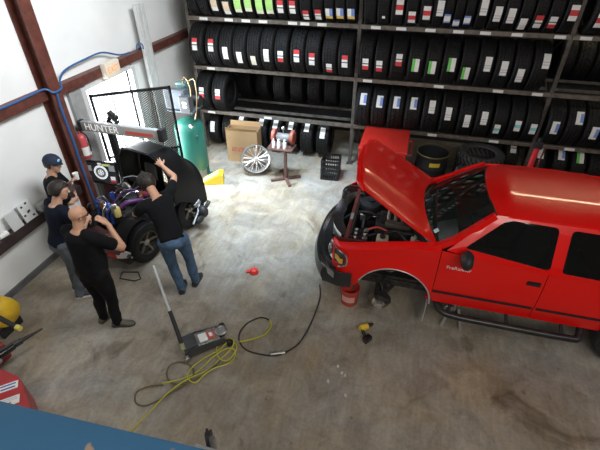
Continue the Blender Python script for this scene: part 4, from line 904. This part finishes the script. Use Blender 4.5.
# license less front; antenna-free
# ------------------------------------------------------------------ the small black car being worked on
CB = thing('black_car', 'small black car with bare engine, tipped front shell and red corner lamp', 'car', (-3.80, 4.55, 0), -.22)
# local: +y forward (away from the viewer), +x right
SHM = mat('black shell paint', (.005, .005, .0055), .45, coat=.0, spec=.2)
def arcp(s, w, zl, h):   # superellipse arch over the car, s 0..1 left to right
    a = pi * (1 - s); c_, d_ = cos(a), sin(a)
    e = .62
    return (w * (abs(c_) ** e) * (1 if c_ > 0 else -1), zl + h * (abs(d_) ** e))
def shellfn(u, v):       # u along to the nose, v across
    w = mix(.525, .50, u); zl = mix(.70, .36, smooth(u * 1.1)); top = mix(1.49, 1.42, u) - .36 * smooth((u - .45) / .55) - .0
    x, z = arcp(v, w, zl, top - zl)
    ridge = .016 * (math.exp(-((v - .36) / .02) ** 2) + math.exp(-((v - .60) / .02) ** 2)) if u < .7 else 0
    return (x, mix(.12, .88, u) + .10 * abs(v - .5) * (1 - u), z + ridge)
sh = MB().grid(shellfn, 24, 48, .02)
sh.build('front_shell', SHM, CB, angle=60)
def nosef(y, z): return (y, .53, z)
nw = [(.497 * t[0], t[1]) for t in [arcp(k / 30, 1, .48, .90) for k in range(31)]]
holes = [rounded([(-.43, .68), (-.14, .70), (-.12, 1.04), (-.36, 1.06)], .05), rounded([(-.03, .66), (.27, .68), (.31, 1.08), (.0, 1.05)], .05)]
MB().poly_holes(nw, holes, nosef, .015).build('nose_panel', SHM, CB, sm=False)
for sx in (-1, 1):
    MB().tube([(sx * .56, .86, .36), (sx * .58, .74, .28), (sx * .5, .5, .3)], .022, 8).box((sx * .57, .80, .33), (.05, .16, .05), rx(.5), bev=.01).build('hinge_arm', DSTEEL, CB)
MB().tube([shellfn(.0, k / 30) for k in range(31)], .014, 8).build('shell_edge', GBLK, CB)
MB().tube([(.44, .05, .45), (.50, .4, .95)], .012, 8).build('shell_strut', STEEL, CB)
MB().ell((.62, .62, .32), (.1, .09, .11)).ell((.69, .46, .28), (.04, .09, .06)).build('mount_bracket', BLK, CB)
MB().tube([(.5, .72, .44), (.62, .5, .36), (.70, .28, .30)], .018, 8).box((.52, .62, .45), (.05, .14, .07), rx(.4), bev=.01).build('latch_lever', mat('grey latch', (.35, .35, .36), .4, .6), CB)
# chassis
MB().box((0, -.05, .2), (.78, 1.5, .09), bev=.02).build('chassis', mat('chassis black', (.02, .02, .022), .6, var=.3), CB)
for sx in (-1, 1): MB().tube([(sx * .38, -.78, .28), (sx * .4, -.3, .55), (sx * .38, .2, .6), (sx * .34, .7, .36)], .03, 10, 5).build('frame_tube', BLK, CB)
MB().box((-.05, .26, .48), (.84, .06, .5), bev=.02).build('bulkhead', BLK, CB, sm=False)
MB().grid(lambda u, v: (mix(-.46, .30, u), mix(-.86, -.60, v) - .05 * sin(pi * u), .52 - .16 * (1 - v) ** 1.5), 12, 8, .02).build('rear_valance', mat('dark red valance', (.05, .006, .006), .35), CB)
# engine
e1 = MB().box((-.12, -.22, .55), (.46, .5, .36), bev=.04).build('engine_block', DSTEEL, CB)
MB().box((-.12, -.1, .80), (.32, .24, .1), bev=.03).build('black_cover', BLK, e1)
BLUE_ = mat('bright blue anodised', (.03, .08, .34), .3, .5); PUR = mat('purple hose', (.09, .025, .12), .35); SIL = mat('bright silver tube', (.72, .73, .78), .15, 1)
for k in range(4): MB().tube([(-.32 + k * .09, -.38, .74), (-.31 + k * .09, -.46, .84), (-.30 + k * .09, -.54, .76), (-.30 + k * .09, -.56, .62)], .024, 10, 5).build('intake_pipe', [BLUE_, SIL, BLUE_, BLUE_][k], e1)
MB().cyl((-.42, -.44, .80), (-.02, -.44, .80), .05).build('blue_rail', BLUE_, e1)
MB().tube([(.0, -.42, .8), (.08, -.32, .88), (.16, -.12, .84)], .035, 10, 5).build('purple_hose', PUR, e1)
MB().lathe([(0, 0), (.05, 0), (.052, .02), (.052, .13), (.03, .16), (0, .16)], (.04, -.5, .74), n=18).build('oil_filter', mat('yellow can', (.62, .5, .16), .4), e1)
MB().cyl((.04, -.5, .90), (.04, -.5, .935), .02).build('white_cap', WPLAS, e1)
for k in range(3): MB().tube([(-.36 + .1 * k, -.3, .76), (-.3 + .12 * k, -.12, .9), (-.2 + .14 * k, .05, .84), (-.1 + .1 * k, .18, .74)], .016, 8, 5).build('wiring_loom', [RUBP, PUR, SIL][k], e1)
MB().lathe([(.05, -.02), (.09, -.02), (.1, 0), (.09, .02), (.05, .02)], (-.3, .02, .84), 'Y', 24).build('pulley', STEEL, e1)
MB().cyl((.12, -.12, .76), (.26, -.04, .80), .055).build('alternator', ALU, e1)
MB().tube([(-.42, .1, .95), (-.2, .14, 1.02), (.05, .12, 1.0), (.2, .14, .92)], .012, 8, 5).build('fuel_line', SIL, e1)
MB().box((-.25, .2, .92), (.26, .1, .08), bev=.02).build('coil_pack', BLK, e1)
MB().box((.08, .02, .86), (.14, .12, .06), rz(.3), bev=.015).build('red_cover', mat('maroon cover', (.25, .04, .08), .4), e1)
random.seed(11)
FIT = [BLUE_, SIL, PUR, BLK, STEEL, RUBP, mat('dull copper', (.3, .14, .07), .4, .7), BLK, DSTEEL]
for k in range(26):
    x, y, z = random.uniform(-.44, .24), random.uniform(-.56, .18), random.uniform(.76, .9)
    if k % 2: MB().tube([(x, y, z - .08), (x + random.uniform(-.06, .06), y + random.uniform(-.06, .06), z + .04), (x + random.uniform(-.14, .14), y + random.uniform(-.1, .1), z)], random.uniform(.008, .018), 8, 4).build('hose_fitting', FIT[k % 9], e1)
    else: MB().box((x, y, z - .02), (random.uniform(.03, .08), random.uniform(.03, .08), .12), rz(random.uniform(0, 1.5)), bev=.01).build('engine_fitting', FIT[(k // 2 + 3) % 9], e1)
# wheels
def cwheel(x, y, sg, R=.31, wd=.24):
    w_ = bpy.data.objects.new('wheel', get_tire(.24, .32, False)); COL.objects.link(w_); w_.parent = CB; w_.location = (x, y, .322)
    r_ = MB().lathe([(.192, -.09), (.196, 0), (.192, .1), (.18, .1), (.165, .04), (.05, .02), (.04, .05), (0, .05)], axis='X', n=28).build('rim', DSTEEL, w_, rot=(0, 0, 0 if sg > 0 else pi))
    for k in range(5):
        t = k * 2 * pi / 5; MB().tube([(.05, cos(t) * .04, sin(t) * .04), (.085, cos(t) * .18, sin(t) * .18)], [.022, .016], 8).build('spoke', mat('tan gold spoke', (.22, .19, .14), .35, .7), w_)
    MB().lathe([(.05, .07), (.03, .085), (0, .09)], axis='X', n=16).build('hub_cap', STEEL, w_)
cwheel(.33, -.42, 1); cwheel(-.47, -.42, -1); cwheel(.34, .56, 1); cwheel(-.36, .56, -1)
MB().cyl((-.42, -.42, .32), (.28, -.42, .32), .03).build('axle', DSTEEL, CB); MB().cyl((-.3, .56, .32), (.3, .56, .32), .03).build('axle', DSTEEL, CB)
# black fender over near wheel
MB().grid(lambda u, v: (mix(.12, .36, v), -.42 + .36 * cos(mix(1.1, 2.9, u)), .33 + .38 * sin(mix(1.1, 2.9, u))), 14, 4, .02).build('wheel_cover', SHM, CB)
lm = MB().grid(lambda u, v: (mix(.06, .32, u), -.87 + .09 * u * u, mix(.26, .40, v) - .03 * u), 8, 4, .05).build('corner_lamp', mat('red lamp lens', (.72, .03, .02), .2), CB)
MB().grid(lambda u, v: (mix(.22, .42, u), -.87 + .02 + .12 * u, mix(.255, .355, v)), 6, 4, .05).build('white_lens', mat('clear lamp lens', (.7, .7, .7), .2), lm)
# ------------------------------------------------------------------ people
def bake_remesh(mb, voxel, iters=2, noise_amp=0, noise_scale=6, seed=0):
    me = bpy.data.meshes.new('tmp'); bmesh.ops.recalc_face_normals(mb.bm, faces=mb.bm.faces); mb.bm.to_mesh(me); mb.bm.free()
    o = bpy.data.objects.new('tmp', me); COL.objects.link(o)
    r = o.modifiers.new('r', 'REMESH'); r.mode = 'VOXEL'; r.voxel_size = voxel; r.use_smooth_shade = True
    dg = bpy.context.evaluated_depsgraph_get(); m2 = bpy.data.meshes.new_from_object(o.evaluated_get(dg))
    bpy.data.objects.remove(o); bpy.data.meshes.remove(me)
    b_ = bmesh.new(); b_.from_mesh(m2); bpy.data.meshes.remove(m2)
    for _ in range(iters): bmesh.ops.smooth_vert(b_, verts=b_.verts, factor=.5, use_axis_x=True, use_axis_y=True, use_axis_z=True)
    if noise_amp:
        b_.normal_update(); off = V((seed * 3.1, seed * 1.7, seed))
        for v in b_.verts:
            q = V((v.co.x * noise_scale, v.co.y * noise_scale, v.co.z * noise_scale * .6)) + off
            v.co += v.normal * noise_amp * (noise.noise(q) + .5 * noise.noise(q * 2.3))
    out = MB(); out.bm.free(); out.bm = b_; return out
def oval(c, a, b_, ra, rb, n=20): return [c + a * (cos(2 * pi * k / n) * ra) + b_ * (sin(2 * pi * k / n) * rb) for k in range(n)]
def torso(mb, P, N, latP, latN, prof, fwd):
    rs = []
    for t, ra, rb, fo in prof:
        c = P.lerp(N, t); a = latP.lerp(latN, max(0, min(1, t))).normalized(); up = (N - P).normalized(); b_ = up.cross(a); b_.normalize()
        if b_.dot(fwd) < 0: b_ = -b_
        rs.append(oval(c + b_ * fo, a, b_, ra, rb))
    mb.rings(rs)
def hand(mb, W, d, across, nrm, curl=.5, spread=.16, s=1.0, curls=None):
    d = d.normalized(); across = (across - d * across.dot(d)).normalized(); nrm = nrm - d * nrm.dot(d) - across * nrm.dot(across); nrm.normalize()
    R = Matrix((across, d, nrm)).transposed()
    mb.ell(W + d * .048 * s, (.041 * s, .056 * s, .017 * s), R, 14, 10); mb.limb([W - d * .03, W + d * .02], [.027 * s, .027 * s], 10, 2)
    for i, (o, L_) in enumerate(((-.033, .062), (-.011, .076), (.011, .082), (.032, .072))):
        a = o * spread / .033; p = W + d * .088 * s + across * o * s; pts = [p - d * .02 * s]; ang = 0; cc = (curls[i] if curls else curl)
        for k in range(3):
            pts.append(p); dd = (d * cos(a) + across * sin(a)); dd = dd * cos(ang) + nrm * sin(ang); p = p + dd * L_ * s * (.45, .32, .25)[k]; ang += cc * (.8, .9, .7)[k]
        pts.append(p); mb.limb(pts, [.0092 * s, .0092 * s, .0088 * s, .0082 * s, .0075 * s], 8, 2)
    t0 = W + d * .02 * s + across * .03 * s; td = (d * .72 + across * .62 + nrm * .32).normalized()
    mb.limb([t0, t0 + td * .04 * s, t0 + td * .04 * s + (d * .9 + across * .15 + nrm * .3).normalized() * .045 * s], [.014 * s, .0115 * s, .009 * s], 8, 2)
def head(mb, H, f, up, ear=True):
    f = f.normalized(); up = (up - f * up.dot(f)).normalized(); r = f.cross(up); R = Matrix((r, f, up)).transposed()
    mb.ell(H + up * .02, (.076, .096, .094), R, 20, 14)
    mb.ell(H - up * .04 + f * .02, (.060, .070, .072), R, 18, 12); mb.ell(H - up * .088 + f * .055, (.032, .032, .026), R, 12, 8)
    mb.limb([H + f * .088 + up * .022, H + f * .108 - up * .012], [.010, .015], 10, 2); mb.ell(H + f * .096 - up * .014, (.019, .014, .011), R, 10, 8)
    for s in (-1, 1):
        mb.limb([H + f * .084 + up * .034 + r * s * .012, H + f * .074 + up * .034 + r * s * .045], [.011, .011], 8, 2)
        mb.ell(H + f * .058 - up * .02 + r * s * .040, (.022, .02, .02), R, 10, 8)
        if ear: mb.ell(H + r * s * .080 - f * .008 - up * .004, (.010, .020, .032), Matrix((r, (f - r * s * .5 * -1).normalized(), up)).transposed(), 10, 8); mb.ell(H + r * s * .084 - f * .004 - up * .028, (.008, .010, .012), R, 8, 6)
    mb.limb([H + f * .083 - up * .049 - r * .018, H + f * .090 - up * .048, H + f * .083 - up * .049 + r * .018], [.006, .008, .006], 8, 2)
    mb.limb([H + f * .082 - up * .060 - r * .014, H + f * .088 - up * .061, H + f * .082 - up * .060 + r * .014], [.006, .008, .006], 8, 2)
    return R, r, f, up
PROF = [(-.12, .13, .10, -.01), (-.04, .165, .118, -.01), (.08, .168, .118, -.005), (.3, .15, .108, 0), (.5, .16, .115, .005), (.7, .185, .125, .008), (.82, .195, .118, 0), (.91, .175, .095, -.006), (.97, .11, .075, -.006), (1.02, .065, .06, 0)]
PROF_H = [(t, a * 1.07, b * 1.07, o) for t, a, b, o in [(-.12, .14, .11, -.01), (-.04, .178, .132, 0), (.08, .186, .145, .012), (.3, .186, .15, .022), (.5, .185, .142, .016), (.7, .20, .138, .008), (.82, .208, .126, 0), (.91, .185, .10, -.006), (.97, .115, .08, -.006), (1.02, .07, .065, 0)]]
def person(label, base, J, f, hf, skin, shirt, pants, shoe, prof=PROF, seed=1, sleeve=.62, arm_r=1.0, hands=((), ()), pocket=None):
    T = thing('person', label, 'person', base); B = V(base)
    g = {k: V(v) - B for k, v in J.items() if not k.startswith('toe')}
    f = V(f).normalized(); hf = V(hf).normalized(); lat = (g['shR'] - g['shL']).normalized(); latP = (g['hipR'] - g['hipL']).normalized()
    P, N, H = g['P'], g['N'], g['H']; upt = (N - P).normalized()
    b_ = MB(); thin = [(t, a * .86, c * .84, o) for t, a, c, o in prof]
    torso(b_, P, N, latP, lat, thin, f)
    b_.limb([N - upt * .06, N.lerp(H, .5), H - hf * .01], [.066, .057, .058], 14, 3)
    R, r, hf, hup = head(b_, H, hf, V(J.get('_hup', (0, 0, 1))))
    for s in 'LR':
        sh, el, wr = g['sh' + s], g['el' + s], g['wr' + s]
        b_.limb([sh.lerp(N, .35), sh, sh.lerp(el, .35), el, el.lerp(wr, .35), wr], [.055, .056, .050 * arm_r, .040 * arm_r, .041 * arm_r, .027], 14, 4)
        d, ac, nn, kw = hands['LR'.index(s)]
        hand(b_, wr, V(d), V(ac), V(nn), **kw)
        hp, kn, an = g['hip' + s], g['kn' + s], g['an' + s]
        b_.limb([hp, kn, an, an - V((0, 0, .05))], [.07, .05, .035, .034], 12, 4)
    body = bake_remesh(b_, .0085, 2).build('body', skin, T, angle=180)
    sb = MB(); torso(sb, P, N, latP, lat, prof[1:-1] if True else prof, f)
    hem = P - upt * .045
    for s in 'LR':
        sh, el = g['sh' + s], g['el' + s]; e_ = sh.lerp(el, sleeve)
        sb.limb([sh.lerp(N, .5), sh, e_], [.066, .074 * arm_r, .068 * arm_r], 14, 4)
    bake_remesh(sb, .013, 4, .011, 7, seed).build('t_shirt', shirt, T, angle=180)
    pb = MB(); ax = latP; fwdp = upt.cross(ax); fwdp = fwdp if fwdp.dot(f) > 0 else -fwdp
    ky = prof[2][1] / .168
    pb.rings([oval(P + upt * .10 * k, ax, fwdp, a * ky, c * ky) for k, a, c in ((-1.3, .10, .09), (-.9, .15, .115), (-.3, .166, .12), (.35, .165, .117), (.62, .160, .114))])
    for s in 'LR':
        hp, kn, an = g['hip' + s], g['kn' + s], g['an' + s]
        pb.limb([hp + V((0, 0, .02)), hp.lerp(kn, .4), kn, kn.lerp(an, .45), an + V((0, 0, .0))], [.098 * ky, .088 * ky, .070, .068, .066], 14, 4)
    bake_remesh(pb, .013, 3, .014, 9, seed + 5).build('trousers', pants, T, angle=180)
    for s in 'LR':
        an = g['an' + s]; td = V(J['toe' + s]); td = V((td[0], td[1], 0)).normalized(); sd = V((-td.y, td.x, 0)); g0 = V((an.x, an.y, -B.z))
        m_ = MB(); rs = []
        for q, w_, h_ in ((-.075, .02, .05), (-.065, .034, .075), (-.02, .038, .10), (.03, .038, .098), (.08, .043, .07), (.14, .046, .052), (.185, .038, .042), (.205, .016, .028)):
            rs.append([g0 + td * q + sd * (w_ * cos(k * pi / 8)) + V((0, 0, .004 + max(0, h_ * (.5 + .5 * sin(k * pi / 8))))) for k in range(16)])
        sh_ = m_.rings(rs).build('shoe', shoe, T)
        so = MB(); so.rings([[g0 + td * q + sd * w_ * a + V((0, 0, z)) for a, z in ((-1, .001), (1, .001), (1, .022), (-1, .022))] for q, w_ in ((-.08, .025), (-.05, .042), (.03, .042), (.1, .049), (.16, .048), (.20, .03), (.212, .012))])
        so.build('sole', MATS['sole ' + shoe.name] if 'sole ' + shoe.name in MATS else mat('sole ' + shoe.name, (.75, .75, .75) if 'sneaker' in shoe.name else (.05, .05, .04), .6), sh_)
    eyeM = mat('eye dark', (.02, .015, .012), .2)
    for s in (-1, 1): MB().ell(H + hf * .083 + hup * .016 + r * s * .031, (.011, .007, .006), R, 10, 6).build('eye', eyeM, body)
    return T, dict(H=H, R=R, r=r, f=hf, up=hup, B=B, P=P, N=N, g=g, body=body, fwdp=fwdp, ax=ax, upt=upt)
def hair(T, k, m, line, scale=1.1, amp=.006, low=-.05, name='hair', seed=0):
    # cap of hair: line(azimuth from face) gives the lower edge height
    mb = MB(); H, R = k['H'], k['R']
    def fn(u, v):
        az = 2 * pi * u; fz = cos(az)        # 0 = face front
        lo = line(fz); hi = .999; z = mix(lo, hi, v ** .8); z = max(-.95, z); q = sqrt(max(0, 1 - z * z))
        p = V((sin(az) * q * .080, fz * q * .100, z * .100)) * scale
        p += p.normalized() * amp * noise.noise(V((sin(az) * 3, cos(az) * 3, z * 5 + seed)) * 2)
        return H + k['up'] * .018 + R @ p
    return mb.grid(fn, 40, 12, .012).build(name, m, T, angle=180)
SKIN = mat('tan skin', (.50, .27, .17), .5, var=.06, scale=30)
SKIN2 = mat('light skin', (.58, .34, .24), .5, var=.06, scale=30)
BTEE = mat('black cotton', (.005, .0055, .007), .9, spec=.2, bump=.15, bscale=60)
NTEE = mat('navy cotton', (.006, .009, .02), .9, spec=.2, bump=.15, bscale=60)
BPANT = mat('black trousers', (.006, .006, .007), .85, spec=.2)
JEANS = mat('blue denim', (.06, .115, .20), .85, var=.35, scale=9, bump=.2, bscale=120)
GJEANS = mat('grey denim', (.10, .115, .135), .85, var=.25, scale=9)
HAIRM = mat('dark brown hair', (.018, .012, .009), .45, bump=.5, bscale=90)
SH1 = mat('olive suede shoe', (.10, .10, .075), .8, var=.2, scale=20); SH2 = mat('dark sneaker', (.03, .035, .05), .6); SH3 = mat('black boot', (.02, .022, .026), .6)
# bald man in black, hand to his chin
up_ = (0, 0, 1)
T, k = person('bald man with glasses in black t-shirt, seen from behind with hand on chin', (-3.300, 2.79, 0),
    dict(P=(-3.280, 2.79, .93), N=(-3.340, 2.87, 1.45), H=(-3.345, 2.935, 1.60), shL=(-3.535, 2.89, 1.385), shR=(-3.145, 2.845, 1.385), elL=(-3.560, 3.03, 1.12), wrL=(-3.330, 3.16, 1.10),
         elR=(-2.99, 3.04, 1.13), wrR=(-3.200, 3.155, 1.355), hipL=(-3.390, 2.80, .90), hipR=(-3.180, 2.77, .90), knL=(-3.410, 2.84, .48), knR=(-3.180, 2.80, .48), anL=(-3.430, 2.81, .08), anR=(-3.200, 2.78, .08), toeL=(.25, 1), toeR=(1, .38)),
    (.12, 1, 0), (.42, .88, -.28), SKIN, BTEE, BPANT, SH1, prof=PROF_H, seed=2, arm_r=1.04,
    hands=(((.9, .15, .1), (0, .3, 1), (.2, -1, .1), dict(curl=.5)), ((-.62, -.25, .75), (-.3, .9, .3), (-.5, -.6, -.5), dict(curl=.75, spread=.1))))
H, R = k['H'], k['R']; g = MB(); fr_ = k['f']; r_ = k['r']; u_ = k['up']
for s in (-1, 1):
    g.tube([H + fr_ * .102 + u_ * .018 + r_ * s * .008, H + fr_ * .1 + u_ * .03 + r_ * s * .03, H + fr_ * .088 + u_ * .022 + r_ * s * .058, H + fr_ * .086 + u_ * .002 + r_ * s * .052, H + fr_ * .098 - u_ * .006 + r_ * s * .028, H + fr_ * .102 + u_ * .018 + r_ * s * .008], .0035, 6, 3)
    g.tube([H + fr_ * .088 + u_ * .02 + r_ * s * .06, H + fr_ * .04 + u_ * .018 + r_ * s * .082, H - fr_ * .01 + u_ * .012 + r_ * s * .086, H - fr_ * .03 - u_ * .01 + r_ * s * .082], .0045, 6, 3)
g.build('glasses', BLK, T)
hair(T, k, mat('shaved stubble', (.30, .17, .115), .6), lambda fz: -.12 if fz < -.1 else .55, .985, .001, name='stubble') if False else None
# navy man, dark short hair
T, k = person('young man with short dark hair and navy t-shirt standing behind the bald man', (-4.03, 3.15, 0),
    dict(P=(-4.04, 3.15, .92), N=(-3.97, 3.25, 1.44), H=(-3.915, 3.315, 1.60), shL=(-4.145, 3.32, 1.375), shR=(-3.79, 3.185, 1.375), elL=(-4.12, 3.44, 1.11), wrL=(-3.90, 3.48, 1.08), elR=(-3.735, 3.27, 1.11), wrR=(-3.82, 3.50, 1.12),
         hipL=(-4.13, 3.19, .90), hipR=(-3.95, 3.11, .90), knL=(-4.13, 3.24, .48), knR=(-3.95, 3.15, .48), anL=(-4.16, 3.22, .08), anR=(-4.00, 3.09, .08), toeL=(.5, .9), toeR=(.75, .6)),
    (.36, .93, 0), (.72, .62, -.25), SKIN2, NTEE, GJEANS, SH2, seed=4,
    hands=(((.9, -.1, 0), (0, .3, 1), (-.2, -1, 0), dict(curl=.4)), ((-.7, .3, .1), (0, .3, 1), (.2, -1, 0), dict(curl=.4))))
hair(T, k, HAIRM, lambda fz: .52 if fz > .45 else mix(-.45, .5, smooth((fz + .15) / .6)), 1.09, .006, seed=3)
# cap man
T, k = person('man in a navy cap with blue emblem and black t-shirt by the wall', (-4.510, 3.730, 0),
    dict(P=(-4.510, 3.710, .95), N=(-4.460, 3.760, 1.49), H=(-4.405, 3.795, 1.645), shL=(-4.585, 3.910, 1.425), shR=(-4.335, 3.605, 1.425), elL=(-4.550, 4.040, 1.17), wrL=(-4.470, 3.980, 1.23), elR=(-4.220, 3.670, 1.16), wrR=(-4.310, 3.870, 1.08),
         hipL=(-4.570, 3.780, .92), hipR=(-4.450, 3.630, .92), knL=(-4.550, 3.810, .49), knR=(-4.420, 3.660, .49), anL=(-4.570, 3.800, .08), anR=(-4.450, 3.650, .08), toeL=(.7, .7), toeR=(.9, .3)),
    (.78, .63, 0), (.93, .16, -.2), SKIN2, BTEE, GJEANS, SH3, seed=6, sleeve=.75,
    hands=(((.55, .05, .5), (-.2, .9, .1), (.6, -.3, -.6), dict(curl=.75)), ((-.5, .6, .1), (0, .2, 1), (-.7, -.5, 0), dict(curl=.4))))
hair(T, k, HAIRM, lambda fz: .45 if fz > .3 else -.4, 1.05, .003, seed=5)
CAPM = mat('navy cap', (.012, .022, .05), .8)
H, R = k['H'], k['R']
mb = MB()
def capfn(u, v):
    az = 2 * pi * u; z = mix(.22, .999, v ** .8); q = sqrt(1 - z * z); return H + k['up'] * .022 + R @ (V((sin(az) * q * .091, cos(az) * q * .113, z * .112)))
mb.grid(capfn, 36, 10, .01)
mb.grid(lambda u, v: H + k['up'] * (.046 - .014 * (2 * u - 1) ** 2 - .012 * v) + R @ V(((2 * u - 1) * .078 * sqrt(1 - (v * .72) ** 2), .090 + .05 * v - .055 * (2 * u - 1) ** 2 * (1), 0)), 14, 6, .006)
cap = mb.build('cap', CAPM, T, angle=60)
MB().ell(H + k['up'] * .085 + R @ V((.012, .098, 0)), (.026, .010, .022), R, 14, 8).build('cap_emblem', mat('light blue emblem', (.25, .6, .85), .6, emit=(.1, .35, .6), es=.25), cap)
cpw = thing('paper_cup', 'white paper cup held by the man in the cap', 'cup', (-4.415, 4.095, 1.25))
MB().lathe([(0, 0), (.03, 0), (.04, .1), (.037, .1), (.028, .006), (0, .006)], n=20).build('cup', WHITE, cpw)
# man leaning over the car
T, k = person('dark-haired man in black t-shirt and blue jeans leaning over the engine', (-2.66, 3.60, 0),
    dict(P=(-2.655, 3.535, .95), N=(-2.94, 3.80, 1.37), H=(-3.16, 3.965, 1.445), shL=(-3.06, 3.625, 1.30), shR=(-2.86, 3.965, 1.345), elL=(-3.27, 3.72, 1.10), wrL=(-3.41, 3.93, 1.00), elR=(-2.97, 4.30, 1.38), wrR=(-3.24, 4.47, 1.43),
         hipL=(-2.735, 3.485, .91), hipR=(-2.585, 3.62, .91), knL=(-2.76, 3.545, .49), knR=(-2.60, 3.71, .49), anL=(-2.70, 3.55, .08), anR=(-2.585, 3.735, .08), toeL=(-.35, .9), toeR=(-.1, 1)),
    (-.68, .73, -.3), (-.80, .50, -.42), SKIN, BTEE, JEANS, SH3, seed=8, sleeve=.55,
    hands=(((-.5, .6, -.5), (.7, .6, 0), (-.3, .1, -.9), dict(curl=.5)), ((-.78, .52, .12), (.35, .60, .55), (.1, .4, -.7), dict(curl=.16, spread=.26, s=1.12))))
hair(T, k, HAIRM, lambda fz: .45 if fz > .5 else mix(-.72, .4, smooth((fz + .1) / .6)), 1.2, .016, seed=9)
# ------------------------------------------------------------------ camera and light
def area(name, loc, target, sx, sy, power, col, spread=pi):
    l = bpy.data.lights.new(name, 'AREA'); l.shape = 'RECTANGLE'; l.size = sx; l.size_y = sy; l.energy = power; l.color = col; l.spread = spread
    o = bpy.data.objects.new(name, l); COL.objects.link(o); o.location = loc
    o.rotation_euler = (V(target) - V(loc)).to_track_quat('-Z', 'Y').to_euler(); return o
w = bpy.data.worlds.new('sky'); SC.world = w; w.use_nodes = True; nt = w.node_tree
bgn = nt.nodes['Background']; bgn.inputs['Color'].default_value = (.86, .93, 1.0, 1); bgn.inputs['Strength'].default_value = 9.0
area('door_daylight', (WX - .35, 5.85, 1.25), (-1.5, 6.0, .2), 1.15, 2.0, 210, (.93, .97, 1.0), radians(150))
area('fill_right', (3.2, .6, 5.85), (-1.0, 6.2, .6), 4.5, 2.6, 135, (1.0, .96, .90))  # added overhead lamp for light from the right; the ceiling has no skylight
area('front_fill', (1.2, -2.4, 5.8), (.6, 4.2, .3), 5.0, 1.6, 265, (1.0, .95, .87))  # added out of view to brighten the truck side and near floor
area('wall_fill', (-.4, 4.0, 5.6), (-4.95, 4.9, 3.0), 3.0, 1.2, 150, (.96, .985, 1.0), radians(110))  # added lamp aimed at the left wall to brighten it, no roof opening there
area('aisle_fill', (-2.6, 5.4, 5.85), (-2.35, 6.35, 0), 1.6, .9, 100, (.68, .85, 1.0), radians(56))  # added narrow lamp that makes the bright patch on the aisle floor
# two fluorescent fittings hung over the rack aisle
TUBE = mat('lit tube', (1, .95, .8), .4, emit=(1.0, .86, .55), es=26)
def fitting(lb, x, y, z):
    t = thing('strip_light', lb, 'ceiling light', (x, y, z))
    MB().box((0, 0, .05), (2.4, .16, .06), bev=.01).build('housing', WPLAS, t, sm=False)
    for s in (-.05, .05): MB().cyl((-1.18, s, 0), (1.18, s, 0), .019, 12).build('tube', TUBE, t)
    for s in (-.9, .9): MB().cyl((s, 0, .08), (s, 0, 6.0 - z), .008, 6).build('hanger', STEEL, t)
fitting('fluorescent strip light hung over the aisle behind the truck', 3.3, 8.2, 4.15)
cam = bpy.data.cameras.new('camera'); co_ = bpy.data.objects.new('camera', cam); COL.objects.link(co_); SC.camera = co_
F, YAW, PIT, ROL = 412.9, -.26934, .63516, -.003525
fw = V((sin(YAW) * cos(PIT), cos(YAW) * cos(PIT), -sin(PIT))); rt = V((cos(YAW), -sin(YAW), 0)); u0 = rt.cross(fw)
r2 = rt * cos(ROL) + u0 * sin(ROL); u2 = u0 * cos(ROL) - rt * sin(ROL)
M = Matrix.Identity(4)
for i in range(3): M[i][0] = r2[i]; M[i][1] = u2[i]; M[i][2] = -fw[i]
M.translation = V((0, 0, 4.2)); co_.matrix_world = M
cam.sensor_width = 36; cam.lens = F * 36 / 600; cam.clip_start = .05; cam.clip_end = 100
SC.view_settings.view_transform = 'Standard'; SC.view_settings.look = 'None'; SC.view_settings.exposure = 0
